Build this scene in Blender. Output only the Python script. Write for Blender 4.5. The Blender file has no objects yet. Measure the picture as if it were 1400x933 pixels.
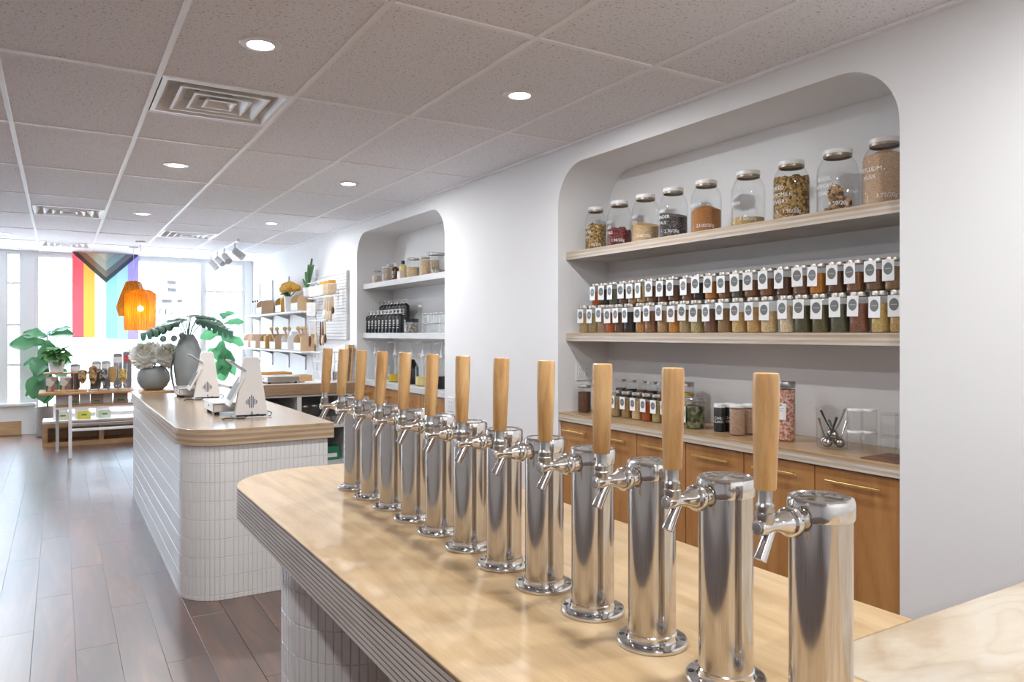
import bpy, math, random
from mathutils import Vector, Matrix
random.seed(7)
SC = bpy.context.scene
COL = SC.collection
PI = math.pi

# ------------------------------------------------------------------ camera
F, CX, HY, CZ = 1020.0, 700.0, 456.0, 1.41
YAW = math.atan2(620, F)
SY, CY = math.sin(YAW), math.cos(YAW)
cam_d = bpy.data.cameras.new('camera')
cam = bpy.data.objects.new('camera', cam_d)
COL.objects.link(cam)
cam.location = (0, 0, CZ)
cam.rotation_euler = (PI / 2, 0, -YAW)
cam_d.sensor_width = 36
cam_d.lens = F / 1400 * 36
cam_d.shift_y = -(466.5 - HY) / 1400
cam_d.clip_start = 0.02
cam_d.clip_end = 200
SC.camera = cam

# ------------------------------------------------------------------ light
SC.view_settings.view_transform = 'Standard'
SC.view_settings.look = 'None'
SC.view_settings.gamma = 1
SC.view_settings.use_curve_mapping = False
SC.view_settings.exposure = 0.96
WORLD_STRENGTH = 13.5
LAMP_W = 8.5
world = bpy.data.worlds.new('overcast_sky')
SC.world = world
world.use_nodes = True
wn = world.node_tree.nodes
wn['Background'].inputs[0].default_value = (0.82, 0.91, 1.0, 1)
wn['Background'].inputs[1].default_value = WORLD_STRENGTH
SC.cycles.max_bounces = 10
SC.cycles.diffuse_bounces = 5
SC.cycles.glossy_bounces = 5
SC.cycles.transmission_bounces = 8
SC.cycles.transparent_max_bounces = 24
SC.cycles.sample_clamp_indirect = 6
SC.cycles.caustics_reflective = False
SC.cycles.caustics_refractive = False
SC.cycles.use_denoising = True


# ------------------------------------------------------------------ pixel helpers (photo pixel -> point on a known plane)
def ray(px, py):
    a = (px - CX) / F
    b = (HY - py) / F
    return (SY + a * CY, CY - a * SY, b)


def PZ(px, py, z):
    x, y, b = ray(px, py)
    t = (z - CZ) / b
    return (x * t, y * t, z)


def PX(px, py, X):
    x, y, b = ray(px, py)
    t = X / x
    return (X, y * t, CZ + b * t)


def PY(px, py, Y):
    x, y, b = ray(px, py)
    t = Y / y
    return (x * t, Y, CZ + b * t)


def proj(x, y, z):
    dd = x * SY + y * CY
    if dd < 0.05:
        return (-9999, -9999, dd)
    return (CX + F * (x * CY - y * SY) / dd, HY - F * (z - CZ) / dd, dd)


# ------------------------------------------------------------------ mesh builder
class MB:
    def __init__(s):
        s.v = []
        s.f = []
        s.m = []
        s.cur = 0

    def mat(s, i):
        s.cur = i
        return s

    def face(s, idx):
        s.f.append(tuple(idx))
        s.m.append(s.cur)

    def xf(s, i0, M):
        for i in range(i0, len(s.v)):
            s.v[i] = tuple(M @ Vector(s.v[i]))
        return s

    def box(s, a, b, bev=0.0):
        x0, x1 = sorted((a[0], b[0]))
        y0, y1 = sorted((a[1], b[1]))
        z0, z1 = sorted((a[2], b[2]))
        n = len(s.v)
        bev = min(bev, (x1 - x0) * .49, (y1 - y0) * .49, (z1 - z0) * .49)
        if bev <= 0:
            s.v += [(x0, y0, z0), (x1, y0, z0), (x1, y1, z0), (x0, y1, z0), (x0, y0, z1), (x1, y0, z1), (x1, y1, z1), (x0, y1, z1)]
            for q in ((3, 2, 1, 0), (4, 5, 6, 7), (0, 1, 5, 4), (1, 2, 6, 5), (2, 3, 7, 6), (3, 0, 4, 7)):
                s.face([n + k for k in q])
            return s
        lo, hi = (x0, y0, z0), (x1, y1, z1)
        idx = {}
        for c in range(8):
            sg = [(c >> k) & 1 for k in range(3)]
            for ax in range(3):
                p = [0, 0, 0]
                for k in range(3):
                    e = hi[k] if sg[k] else lo[k]
                    p[k] = e if k == ax else (e - bev if sg[k] else e + bev)
                idx[(c, ax)] = len(s.v)
                s.v.append(tuple(p))
        for ax in range(3):
            u, w = (ax + 1) % 3, (ax + 2) % 3
            for sd in (0, 1):
                cs = [sd << ax, (sd << ax) | (1 << u), (sd << ax) | (1 << u) | (1 << w), (sd << ax) | (1 << w)]
                q = [idx[(c, ax)] for c in cs]
                s.face(q if sd else q[::-1])
        for ax in range(3):
            u, w = (ax + 1) % 3, (ax + 2) % 3
            for su in (0, 1):
                for sw in (0, 1):
                    c0 = (su << u) | (sw << w)
                    c1 = c0 | (1 << ax)
                    q = [idx[(c0, u)], idx[(c1, u)], idx[(c1, w)], idx[(c0, w)]]
                    s.face(q if (su ^ sw) else q[::-1])
        for c in range(8):
            t = [idx[(c, 0)], idx[(c, 1)], idx[(c, 2)]]
            par = bin(c).count('1') % 2
            s.face(t if par else t[::-1])
        return s

    def prism(s, pts, z0, z1, bev=0.0):
        n = len(pts)

        def off(d):
            if d == 0:
                return pts
            out = []
            for i in range(n):
                p0, p1, p2 = Vector(pts[i - 1]), Vector(pts[i]), Vector(pts[(i + 1) % n])
                e1 = (p1 - p0).normalized()
                e2 = (p2 - p1).normalized()
                n1 = Vector((-e1.y, e1.x))
                n2 = Vector((-e2.y, e2.x))
                b = n1 + n2
                b = b / max(0.2, b.dot(n1))
                q = p1 + b * d
                out.append((q.x, q.y))
            return out
        if bev > 0:
            rings = [(off(bev), z0), (pts, z0 + bev), (pts, z1 - bev), (off(bev), z1)]
        else:
            rings = [(pts, z0), (pts, z1)]
        b0 = len(s.v)
        for rg, z in rings:
            s.v += [(p[0], p[1], z) for p in rg]
        for k in range(len(rings) - 1):
            for i in range(n):
                j = (i + 1) % n
                s.face((b0 + k * n + i, b0 + k * n + j, b0 + (k + 1) * n + j, b0 + (k + 1) * n + i))
        s.face([b0 + i for i in range(n)][::-1])
        s.face([b0 + (len(rings) - 1) * n + i for i in range(n)])
        return s

    def lathe(s, prof, seg=24, c=(0, 0, 0), caps=True):
        b0 = len(s.v)
        for r, z in prof:
            for i in range(seg):
                a = 2 * PI * i / seg
                s.v.append((c[0] + r * math.cos(a), c[1] + r * math.sin(a), c[2] + z))
        for k in range(len(prof) - 1):
            for i in range(seg):
                j = (i + 1) % seg
                s.face((b0 + k * seg + i, b0 + k * seg + j, b0 + (k + 1) * seg + j, b0 + (k + 1) * seg + i))
        if caps:
            s.face([b0 + i for i in range(seg)][::-1])
            t = b0 + (len(prof) - 1) * seg
            s.face([t + i for i in range(seg)])
        return s

    def tube(s, pts, r, seg=10, caps=True):
        pts = [Vector(p) for p in pts]
        rs = r if isinstance(r, (list, tuple)) else [r] * len(pts)
        b0 = len(s.v)
        up = Vector((0, 0, 1))
        prev = None
        for k, p in enumerate(pts):
            if k == 0:
                t = pts[1] - p
            elif k == len(pts) - 1:
                t = p - pts[k - 1]
            else:
                t = (pts[k + 1] - p).normalized() + (p - pts[k - 1]).normalized()
            t.normalize()
            if prev is None:
                ref = up if abs(t.dot(up)) < .9 else Vector((1, 0, 0))
                u = t.cross(ref).normalized()
            else:
                u = (prev - t * prev.dot(t)).normalized()
            prev = u
            w = t.cross(u)
            for i in range(seg):
                a = 2 * PI * i / seg
                q = p + (u * math.cos(a) + w * math.sin(a)) * rs[k]
                s.v.append(tuple(q))
        for k in range(len(pts) - 1):
            for i in range(seg):
                j = (i + 1) % seg
                s.face((b0 + k * seg + i, b0 + k * seg + j, b0 + (k + 1) * seg + j, b0 + (k + 1) * seg + i))
        if caps:
            s.face([b0 + i for i in range(seg)][::-1])
            t = b0 + (len(pts) - 1) * seg
            s.face([t + i for i in range(seg)])
        return s

    def ball(s, c, r, seg=12, rings=8, jit=0.0):
        rx, ry, rz = r if isinstance(r, (list, tuple)) else (r, r, r)
        b0 = len(s.v)
        s.v.append((c[0], c[1], c[2] - rz))
        for k in range(1, rings):
            ph = -PI / 2 + PI * k / rings
            for i in range(seg):
                a = 2 * PI * i / seg
                j = 1 + random.uniform(-jit, jit)
                s.v.append((c[0] + rx * j * math.cos(ph) * math.cos(a), c[1] + ry * j * math.cos(ph) * math.sin(a), c[2] + rz * j * math.sin(ph)))
        s.v.append((c[0], c[1], c[2] + rz))
        top = len(s.v) - 1
        for i in range(seg):
            j = (i + 1) % seg
            s.face((b0, b0 + 1 + j, b0 + 1 + i))
            for k in range(rings - 2):
                s.face((b0 + 1 + k * seg + i, b0 + 1 + k * seg + j, b0 + 1 + (k + 1) * seg + j, b0 + 1 + (k + 1) * seg + i))
            e = b0 + 1 + (rings - 2) * seg
            s.face((e + i, e + j, top))
        return s

    def mesh(s, name, mats, smooth=True, angle=35):
        me = bpy.data.meshes.new(name)
        me.from_pydata(s.v, [], s.f)
        for m in (mats if isinstance(mats, (list, tuple)) else [mats]):
            me.materials.append(m)
        if any(s.m):
            me.polygons.foreach_set('material_index', s.m)
        if smooth:
            me.shade_smooth()
            me.set_sharp_from_angle(angle=math.radians(angle))
        me.update()
        return me

    def build(s, name, mats, parent=None, loc=(0, 0, 0), rot=(0, 0, 0), smooth=True, angle=35):
        return link(name, s.mesh(name, mats, smooth, angle), parent, loc, rot)


def link(name, me, parent=None, loc=(0, 0, 0), rot=(0, 0, 0)):
    o = bpy.data.objects.new(name, me)
    COL.objects.link(o)
    o.location = loc
    o.rotation_euler = rot if isinstance(rot, (tuple, list)) else (0, 0, rot)
    if parent is not None:
        o.parent = parent
    return o


def tag(o, label=None, cat=None, group=None, kind=None):
    if label:
        o['label'] = label
    if cat:
        o['category'] = cat
    if group:
        o['group'] = group
    if kind:
        o['kind'] = kind
    return o


def thing(name, label, cat, loc=(0, 0, 0), rot=0.0, group=None):
    o = bpy.data.objects.new(name, None)
    o.empty_display_size = 0.05
    COL.objects.link(o)
    o.location = loc
    o.rotation_euler = (0, 0, rot) if not isinstance(rot, (tuple, list)) else rot
    return tag(o, label, cat, group)


def copy_tree(o, parent=None):
    c = o.copy()
    COL.objects.link(c)
    c.parent = parent
    for ch in [k for k in bpy.data.objects if k.parent == o]:
        copy_tree(ch, c)
    return c


KIDS = {}


def clone(root, loc, rot=0.0, label=None, group=None):
    c = root.copy()
    COL.objects.link(c)
    c.location = loc
    c.rotation_euler = (0, 0, rot) if not isinstance(rot, (tuple, list)) else rot
    if label:
        c['label'] = label
    if group:
        c['group'] = group
    for k in root.children:
        kc = k.copy()
        COL.objects.link(kc)
        kc.parent = c
        for g in k.children:
            gc = g.copy()
            COL.objects.link(gc)
            gc.parent = kc
    return c


def rrect(x0, y0, x1, y1, r, n=6):
    """rounded rectangle, counter-clockwise; r = one radius or four (sw, se, ne, nw)"""
    rs = r if isinstance(r, (list, tuple)) else (r,) * 4
    out = []
    for (cx, cy, sx, sy, a0, rr) in ((x0, y0, 1, 1, PI, rs[0]), (x1, y0, -1, 1, 1.5 * PI, rs[1]), (x1, y1, -1, -1, 0, rs[2]), (x0, y1, 1, -1, .5 * PI, rs[3])):
        if rr <= 0:
            out.append((cx, cy))
            continue
        for i in range(n + 1):
            a = a0 + .5 * PI * i / n
            out.append((cx + sx * rr + rr * math.cos(a), cy + sy * rr + rr * math.sin(a)))
    return out


# ------------------------------------------------------------------ materials
MATS = {}


def nodes_of(name):
    m = bpy.data.materials.new(name)
    m.use_nodes = True
    nt = m.node_tree
    p = nt.nodes['Principled BSDF']
    return m, nt, p


def mat(name, col, rough=.5, metal=0.0, var=.06, scale=8.0, bump=0.0, stretch=(1, 1, 1), spec=.5, coat=0.0, sub=0.0, bscale=None):
    if name in MATS:
        return MATS[name]
    m, nt, p = nodes_of(name)
    N = nt.nodes.new
    L = nt.links.new
    tc = N('ShaderNodeTexCoord')
    mp = N('ShaderNodeMapping')
    mp.inputs['Scale'].default_value = stretch
    L(tc.outputs['Object'], mp.inputs['Vector'])
    no = N('ShaderNodeTexNoise')
    no.inputs['Scale'].default_value = scale
    no.inputs['Detail'].default_value = 4
    L(mp.outputs['Vector'], no.inputs['Vector'])
    rp = N('ShaderNodeValToRGB')
    rp.color_ramp.elements[0].position = .3
    rp.color_ramp.elements[1].position = .7
    rp.color_ramp.elements[0].color = tuple(max(0, c * (1 - var)) for c in col[:3]) + (1,)
    rp.color_ramp.elements[1].color = tuple(min(1, c * (1 + var)) for c in col[:3]) + (1,)
    L(no.outputs['Fac'], rp.inputs['Fac'])
    L(rp.outputs['Color'], p.inputs['Base Color'])
    p.inputs['Roughness'].default_value = rough
    p.inputs['Metallic'].default_value = metal
    p.inputs['Specular IOR Level'].default_value = spec
    p.inputs['Coat Weight'].default_value = coat
    if bump:
        bp = N('ShaderNodeBump')
        bp.inputs['Strength'].default_value = bump
        bp.inputs['Distance'].default_value = .004
        if bscale:
            n2 = N('ShaderNodeTexNoise')
            n2.inputs['Scale'].default_value = bscale
            L(mp.outputs['Vector'], n2.inputs['Vector'])
            L(n2.outputs['Fac'], bp.inputs['Height'])
        else:
            L(no.outputs['Fac'], bp.inputs['Height'])
        L(bp.outputs['Normal'], p.inputs['Normal'])
    MATS[name] = m
    return m


def ramp_mat(name, stops, rough=.5, scale=10, stretch=(1, 1, 1), detail=6, dist=0.0, metal=0, coat=0.0, coat_rough=.1, bump=0.0, rnd=False, world_co=False, voronoi=False, rough_var=0.0, spec=.5, rot=(0, 0, 0), rings=0, ring_amp=.14, fine=0.0):
    m, nt, p = nodes_of(name)
    N = nt.nodes.new
    L = nt.links.new
    tc = N('ShaderNodeTexCoord')
    mp = N('ShaderNodeMapping')
    mp.inputs['Scale'].default_value = stretch
    mp.inputs['Rotation'].default_value = rot
    src = tc.outputs['Object']
    if world_co:
        src = N('ShaderNodeNewGeometry').outputs['Position']
    if rnd:
        oi = N('ShaderNodeObjectInfo')
        ad = N('ShaderNodeVectorMath')
        ad.operation = 'MULTIPLY_ADD'
        L(oi.outputs['Random'], ad.inputs[0])
        ad.inputs[1].default_value = (37.0, 21.0, 13.0)
        L(src, ad.inputs[2])
        src = ad.outputs[0]
    L(src, mp.inputs['Vector'])
    if voronoi:
        no = N('ShaderNodeTexVoronoi')
        no.inputs['Scale'].default_value = scale
        L(mp.outputs['Vector'], no.inputs['Vector'])
        sp = N('ShaderNodeSeparateColor')
        L(no.outputs['Color'], sp.inputs[0])
        fac = sp.outputs[0]
    else:
        no = N('ShaderNodeTexNoise')
        no.inputs['Scale'].default_value = scale
        no.inputs['Detail'].default_value = detail
        no.inputs['Distortion'].default_value = dist
        L(mp.outputs['Vector'], no.inputs['Vector'])
        fac = no.outputs['Fac']

    def mth(op, a, b, c=None):
        q = N('ShaderNodeMath')
        q.operation = op
        for i, v in enumerate((a, b, c)):
            if v is None:
                continue
            if isinstance(v, (int, float)):
                q.inputs[i].default_value = v
            else:
                L(v, q.inputs[i])
        return q.outputs[0]
    if rings:      # growth-ring lines that follow a slow, distorted noise
        n2 = N('ShaderNodeTexNoise')
        n2.inputs['Scale'].default_value = scale * .45
        n2.inputs['Detail'].default_value = 2
        n2.inputs['Distortion'].default_value = dist * .5
        L(mp.outputs['Vector'], n2.inputs['Vector'])
        pp = mth('PINGPONG', mth('MULTIPLY', n2.outputs['Fac'], float(rings)), 1.0)
        pw = mth('POWER', pp, 2.5)
        fac = mth('MULTIPLY_ADD', pw, -ring_amp, mth('ADD', fac, ring_amp * .3))
    if fine:       # fine fibres
        n3 = N('ShaderNodeTexNoise')
        n3.inputs['Scale'].default_value = scale * 16
        n3.inputs['Detail'].default_value = 3
        L(mp.outputs['Vector'], n3.inputs['Vector'])
        fac = mth('MULTIPLY_ADD', n3.outputs['Fac'], fine, mth('SUBTRACT', fac, fine * .5))
    rp = N('ShaderNodeValToRGB')
    cr = rp.color_ramp
    while len(cr.elements) < len(stops):
        cr.elements.new(.5)
    for e, (pos, c) in zip(cr.elements, stops):
        e.position = pos
        e.color = tuple(c[:3]) + (1,)
    L(fac, rp.inputs['Fac'])
    L(rp.outputs['Color'], p.inputs['Base Color'])
    p.inputs['Roughness'].default_value = rough
    p.inputs['Metallic'].default_value = metal
    p.inputs['Coat Weight'].default_value = coat
    p.inputs['Coat Roughness'].default_value = coat_rough
    p.inputs['Coat IOR'].default_value = 1.75 if coat >= 1 else 1.5
    p.inputs['Specular IOR Level'].default_value = spec
    if rough_var:
        mr = N('ShaderNodeMapRange')
        mr.inputs['To Min'].default_value = rough - rough_var
        mr.inputs['To Max'].default_value = rough + rough_var
        L(fac, mr.inputs['Value'])
        L(mr.outputs[0], p.inputs['Roughness'])
    if bump:
        bp = N('ShaderNodeBump')
        bp.inputs['Strength'].default_value = bump
        bp.inputs['Distance'].default_value = .003
        L(fac, bp.inputs['Height'])
        L(bp.outputs['Normal'], p.inputs['Normal'])
    MATS[name] = m
    return m


def glass_mat(name, tint=(.95, .97, .97), rough=.02, ior=1.45):
    """thin clear glass: what is behind shows through, the surface mirrors by Fresnel"""
    m = bpy.data.materials.new(name)
    m.use_nodes = True
    nt = m.node_tree
    nt.nodes.remove(nt.nodes['Principled BSDF'])
    N = nt.nodes.new
    L = nt.links.new
    tr = N('ShaderNodeBsdfTransparent')
    no = N('ShaderNodeTexNoise')
    no.inputs['Scale'].default_value = 3
    rp = N('ShaderNodeValToRGB')
    rp.color_ramp.elements[0].color = tuple(c * .985 for c in tint) + (1,)
    rp.color_ramp.elements[1].color = tuple(tint) + (1,)
    L(no.outputs['Fac'], rp.inputs['Fac'])
    L(rp.outputs['Color'], tr.inputs['Color'])
    gl = N('ShaderNodeBsdfGlossy')
    gl.inputs['Roughness'].default_value = rough
    lw = N('ShaderNodeLayerWeight')
    lw.inputs['Blend'].default_value = .5
    pw = N('ShaderNodeMath')
    pw.operation = 'POWER'
    pw.inputs[1].default_value = 4.0
    L(lw.outputs['Facing'], pw.inputs[0])
    fr = N('ShaderNodeMath')
    fr.operation = 'MULTIPLY_ADD'
    fr.inputs[1].default_value = .75
    fr.inputs[2].default_value = .04
    L(pw.outputs[0], fr.inputs[0])
    mx = N('ShaderNodeMixShader')
    L(fr.outputs[0], mx.inputs[0])
    L(tr.outputs[0], mx.inputs[1])
    L(gl.outputs[0], mx.inputs[2])
    L(mx.outputs[0], nt.nodes['Material Output'].inputs['Surface'])
    MATS[name] = m
    return m


def emit_mat(name, col, strength):
    m, nt, p = nodes_of(name)
    p.inputs['Base Color'].default_value = (*col, 1)
    p.inputs['Emission Color'].default_value = (*col, 1)
    p.inputs['Emission Strength'].default_value = strength
    MATS[name] = m
    return m


M = MATS
mat('wall_paint', (.82, .82, .825), .6, var=.01, scale=2, bump=.05, bscale=180)
mat('white_trim', (.80, .81, .82), .45, var=.015, scale=4)
mat('white_metal', (.80, .81, .82), .35, var=.02, scale=6)
mat('white_plastic', (.78, .78, .78), .35, var=.02, scale=6)
mat('grid_white', (.95, .96, .98), .45, var=.01)
mat('vent_metal', (.88, .88, .88), .4, var=.02, scale=3)
mat('duct_metal', (.45, .45, .46), .5, metal=.6, var=.05)
mat('black_plastic', (.02, .02, .022), .4, var=.2)
mat('grout', (.74, .71, .66), .8, var=.05, scale=30)
mat('glazed_tile', (.80, .79, .78), .28, var=.03, scale=14)
mat('brass', (.78, .55, .22), .28, metal=1, var=.05, scale=20)
mat('screw_dark', (.09, .09, .09), .35, metal=.6, var=.1)
mat('rubber', (.02, .02, .02), .7, var=.2)
ramp_mat('steel', [(.3, (.52, .49, .46)), (.7, (.62, .59, .56))], rough=.13, scale=30, stretch=(40, 40, .6), metal=1, rough_var=.05)
ramp_mat('chrome', [(.3, (.66, .64, .62)), (.7, (.74, .72, .70))], rough=.1, scale=12, metal=1)
ramp_mat('ferrule_steel', [(.3, (.42, .41, .40)), (.7, (.52, .5, .48))], rough=.3, scale=18, metal=1)
ramp_mat('birch_top', [(.3, (.42, .27, .135)), (.5, (.50, .34, .18)), (.7, (.57, .41, .24))], rough=.4, scale=1.6, stretch=(9, 1, 2), detail=9, dist=1.2, coat=.04, coat_rough=.3, rings=10, ring_amp=.10, fine=.30)
ramp_mat('birch_return', [(.3, (.40, .30, .20)), (.5, (.49, .405, .305)), (.68, (.54, .47, .38))], rough=.4, scale=2.6, stretch=(1.0, 2.2, 2), detail=7, dist=1.2, coat=.04, coat_rough=.3, rings=34, ring_amp=.15, fine=.2)
ramp_mat('counter_wood', [(.3, (.42, .28, .155)), (.5, (.50, .345, .20)), (.7, (.56, .405, .255))], rough=.26, scale=1.6, stretch=(8, 1, 2), detail=8, dist=1.0, coat=1.0, coat_rough=.2, rings=8, ring_amp=.1, fine=.2)
ramp_mat('ply_light', [(.3, (.44, .31, .19)), (.55, (.54, .42, .29)), (.75, (.60, .49, .37))], rough=.5, scale=3, stretch=(1, 1, 20), detail=6)
ramp_mat('ply_pale', [(.25, (.44, .38, .33)), (.5, (.57, .53, .49)), (.75, (.65, .62, .59))], rough=.5, scale=4, stretch=(1, 1, 14), detail=6)
ramp_mat('ply_dark', [(.25, (.10, .055, .035)), (.5, (.20, .12, .08)), (.75, (.30, .20, .14))], rough=.55, scale=6, stretch=(1.5, 1.5, 6), detail=6)
ramp_mat('ply_mid', [(.3, (.34, .21, .12)), (.7, (.45, .31, .19))], rough=.5, scale=5, stretch=(1, 1, 12), detail=5)
ramp_mat('maple_handle', [(.25, (.46, .235, .08)), (.5, (.62, .36, .145)), (.75, (.72, .48, .235))], rough=.32, scale=12, stretch=(3, 3, .45), detail=8, dist=1.5, rnd=True, rings=6, ring_amp=.18, fine=.2, coat=.2, coat_rough=.2)
ramp_mat('cabinet_maple', [(.3, (.34, .145, .042)), (.5, (.42, .195, .062)), (.7, (.48, .245, .085))], rough=.42, scale=2.2, stretch=(3, 3, .5), detail=8, dist=1.0, rnd=True, rings=12, ring_amp=.12, fine=.22)
ramp_mat('floor_wood', [(.22, (.022, .009, .006)), (.42, (.060, .023, .012)), (.6, (.125, .048, .024)), (.8, (.22, .10, .045))], rough=.42, scale=1.3, stretch=(7, .8, 1), detail=9, dist=1.6, rnd=True, coat=1.0, coat_rough=.30, rough_var=.06, bump=.12)


def ceiling_material():
    m, nt, p = nodes_of('ceiling_panel')
    N = nt.nodes.new
    L = nt.links.new
    geo = N('ShaderNodeNewGeometry')
    mp = N('ShaderNodeMapping')
    mp.inputs['Scale'].default_value = (1, 1, 1)
    L(geo.outputs['Position'], mp.inputs['Vector'])
    n1 = N('ShaderNodeTexNoise')
    n1.inputs['Scale'].default_value = 95
    n1.inputs['Detail'].default_value = 3
    n1.inputs['Distortion'].default_value = .6
    L(mp.outputs['Vector'], n1.inputs['Vector'])
    rp = N('ShaderNodeValToRGB')
    rp.color_ramp.elements[0].position = .335
    rp.color_ramp.elements[0].color = (.58, .575, .60, 1)
    rp.color_ramp.elements[1].position = .42
    rp.color_ramp.elements[1].color = (.90, .91, .955, 1)
    L(n1.outputs['Fac'], rp.inputs['Fac'])
    L(rp.outputs['Color'], p.inputs['Base Color'])
    p.inputs['Roughness'].default_value = .9
    p.inputs['Specular IOR Level'].default_value = .1
    bp = N('ShaderNodeBump')
    bp.inputs['Strength'].default_value = .3
    bp.inputs['Distance'].default_value = .003
    L(n1.outputs['Fac'], bp.inputs['Height'])
    L(bp.outputs['Normal'], p.inputs['Normal'])
    MATS['ceiling_panel'] = m


ceiling_material()
glass_mat('clear_glass', (.975, .985, .985))
glass_mat('window_glass', (.97, .985, .99), rough=.0)
glass_mat('acrylic', (.93, .96, .97))
emit_mat('lamp_glow', (.97, .985, 1.0), 14)

# ------------------------------------------------------------------ room numbers
XW = 2.67            # right wall face
CH = CZ + 1.157      # ceiling height
YF = 12.45           # shop front
XL, YB = -3.4, -2.6
NB = 3.07            # back of the niches
N_A = (1.62, 3.838)  # large niche along the wall
N_B = (5.441, 7.518)
N_TOP, N_R = 2.445, .25

# floor: planks
fl = MB().box((XL - .1, YB - .1, -.12), (NB + .2, YF + .35, -.006)).build('floor', M['floor_wood'])
tag(fl, kind='structure')
PWID, PLEN = .165, 1.35
plank_me = MB().box((-PWID / 2 + .0005, -PLEN / 2 + .0004, -.012), (PWID / 2 - .0005, PLEN / 2 - .0004, 0), .0009).mesh('plank', M['floor_wood'])
rest = MB()
cand = []
col = 0
x = XL + PWID / 2
while x < XW + .4:
    y = YB + PLEN * (.5 + (.37 * col % 1)) - PLEN
    while y < YF + .6:
        vis = False
        for (ox, oy) in ((0, 0), (.08, .6), (-.08, .6), (.08, -.6), (-.08, -.6)):
            q = proj(x + ox, y + oy, 0)
            if -20 < q[0] < 470 and 470 < q[1] < 960 and q[2] > .3:
                vis = True
        if vis and x < .75:
            cand.append((proj(x, y, 0)[2], x, y))
        else:
            rest.box((x - PWID / 2 + .001, max(YB, y - PLEN / 2 + .001), -.012), (x + PWID / 2 - .001, min(YF + .3, y + PLEN / 2 - .001), 0))
        y += PLEN
    x += PWID
    col += 1
cand.sort()
for k, (dd, x, y) in enumerate(cand):
    if y + PLEN / 2 > YF + .3:
        rest.box((x - PWID / 2 + .001, y - PLEN / 2 + .001, -.012), (x + PWID / 2 - .001, YF + .3, 0))
        continue
    link('plank', plank_me, fl, (x, y, 0))
tag(rest.build('plank_field', M['floor_wood'], fl), kind='stuff')

# right wall with two arched niches (outline in y, z; pushed out along x)
prof = [(YB, 0)]


def niche_pts(y0, y1):
    out = [(y0, 0)]
    for i in range(13):
        a = PI - PI / 2 * i / 12
        out.append((y0 + N_R + N_R * math.cos(a), N_TOP - N_R + N_R * math.sin(a)))
    for i in range(13):
        a = PI / 2 - PI / 2 * i / 12
        out.append((y1 - N_R + N_R * math.cos(a), N_TOP - N_R + N_R * math.sin(a)))
    out.append((y1, 0))
    return out


prof += niche_pts(*N_A) + niche_pts(*N_B) + [(YF + .12, 0), (YF + .12, CH + .42), (YB, CH + .42)]
mb = MB()
n = len(prof)
mb.v = [(XW, p[0], p[1]) for p in prof] + [(NB, p[0], p[1]) for p in prof]
mb.face(list(range(n))[::-1])
mb.face([n + i for i in range(n)])
for i in range(n):
    j = (i + 1) % n
    mb.face((i, j, n + j, n + i))
mb.box((NB, YB, 0), (NB + .1, YF + .12, CH + .42))
tag(mb.build('wall_right', M['wall_paint'], angle=30), kind='structure')
tag(MB().box((XL - .12, YB, 0), (XL, YF + .12, CH + .42)).build('wall_left', M['wall_paint'], smooth=False), kind='structure')
tag(MB().box((XL - .12, YB - .12, 0), (NB + .1, YB, CH + .42)).build('wall_back', M['wall_paint']), kind='structure')

# ceiling: slab, grid bars and panels
ce = MB().box((XL - .12, YB - .12, CH + .40), (NB + .1, YF + .14, CH + .50)).build('ceiling', M['wall_paint'])
tag(ce, kind='structure')
GX0, GDX, GY0, GDY = .384, .606, 3.67, 1.224
gxs = [GX0 + GDX * k for k in range(-6, 4)]
gys = [GY0 + GDY * k for k in range(-5, 8)]
VENTS = [(.384, 3.67), (-.222, 7.954), (.99, 9.178), (-.222, 11.014)]
bar_long = MB().box((-.012, YB, -.006), (.012, YF, .03), .0015).mesh('grid_bar', M['grid_white'])
for gx in gxs:
    link('grid_bar', bar_long, ce, (gx, 0, CH))
xs = [XL] + [g for g in gxs if XL < g < XW] + [XW]
ys = [YB] + [g for g in gys if YB < g < YF] + [YF]
for i in range(len(xs) - 1):
    for j in range(len(ys) - 1):
        x0, x1, y0, y1 = xs[i], xs[i + 1], ys[j], ys[j + 1]
        if x1 - x0 < .03 or y1 - y0 < .03:
            continue
        spans = [(y0, y1)]
        for vx, vy in VENTS:
            if abs(vx - x0) < .05 and y0 - .02 < vy < y1 - .05:
                spans = []
                if vy - y0 > .1:
                    spans.append((y0, vy))
                if y1 - vy - .612 > .1:
                    spans.append((vy + .612, y1))
        for (a, b) in spans:
            MB().box((x0 + .006, a + .006, .001), (x1 - .006, b - .006, .015), .003).build('ceiling_tile', M['ceiling_panel'], ce, (0, 0, CH), smooth=False)
        if j > 0:
            MB().box((x0 + .012, y0 - .012, -.005), (x1 - .012, y0 + .012, .03)).build('grid_bar', M['grid_white'], ce, (0, 0, CH), smooth=False)
for vx, vy in VENTS:
    for yy in (vy, vy + .612):
        if min(abs(yy - g) for g in gys) > .05:
            MB().box((vx + .012, yy - .012, -.005), (vx + .594, yy + .012, .03)).build('grid_bar', M['grid_white'], ce, (0, 0, CH), smooth=False)
MB().box((XW - .02, YB, -.012), (XW, YF, .0), .0).build('wall_angle', M['grid_white'], ce, (0, 0, CH), smooth=False)


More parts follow.
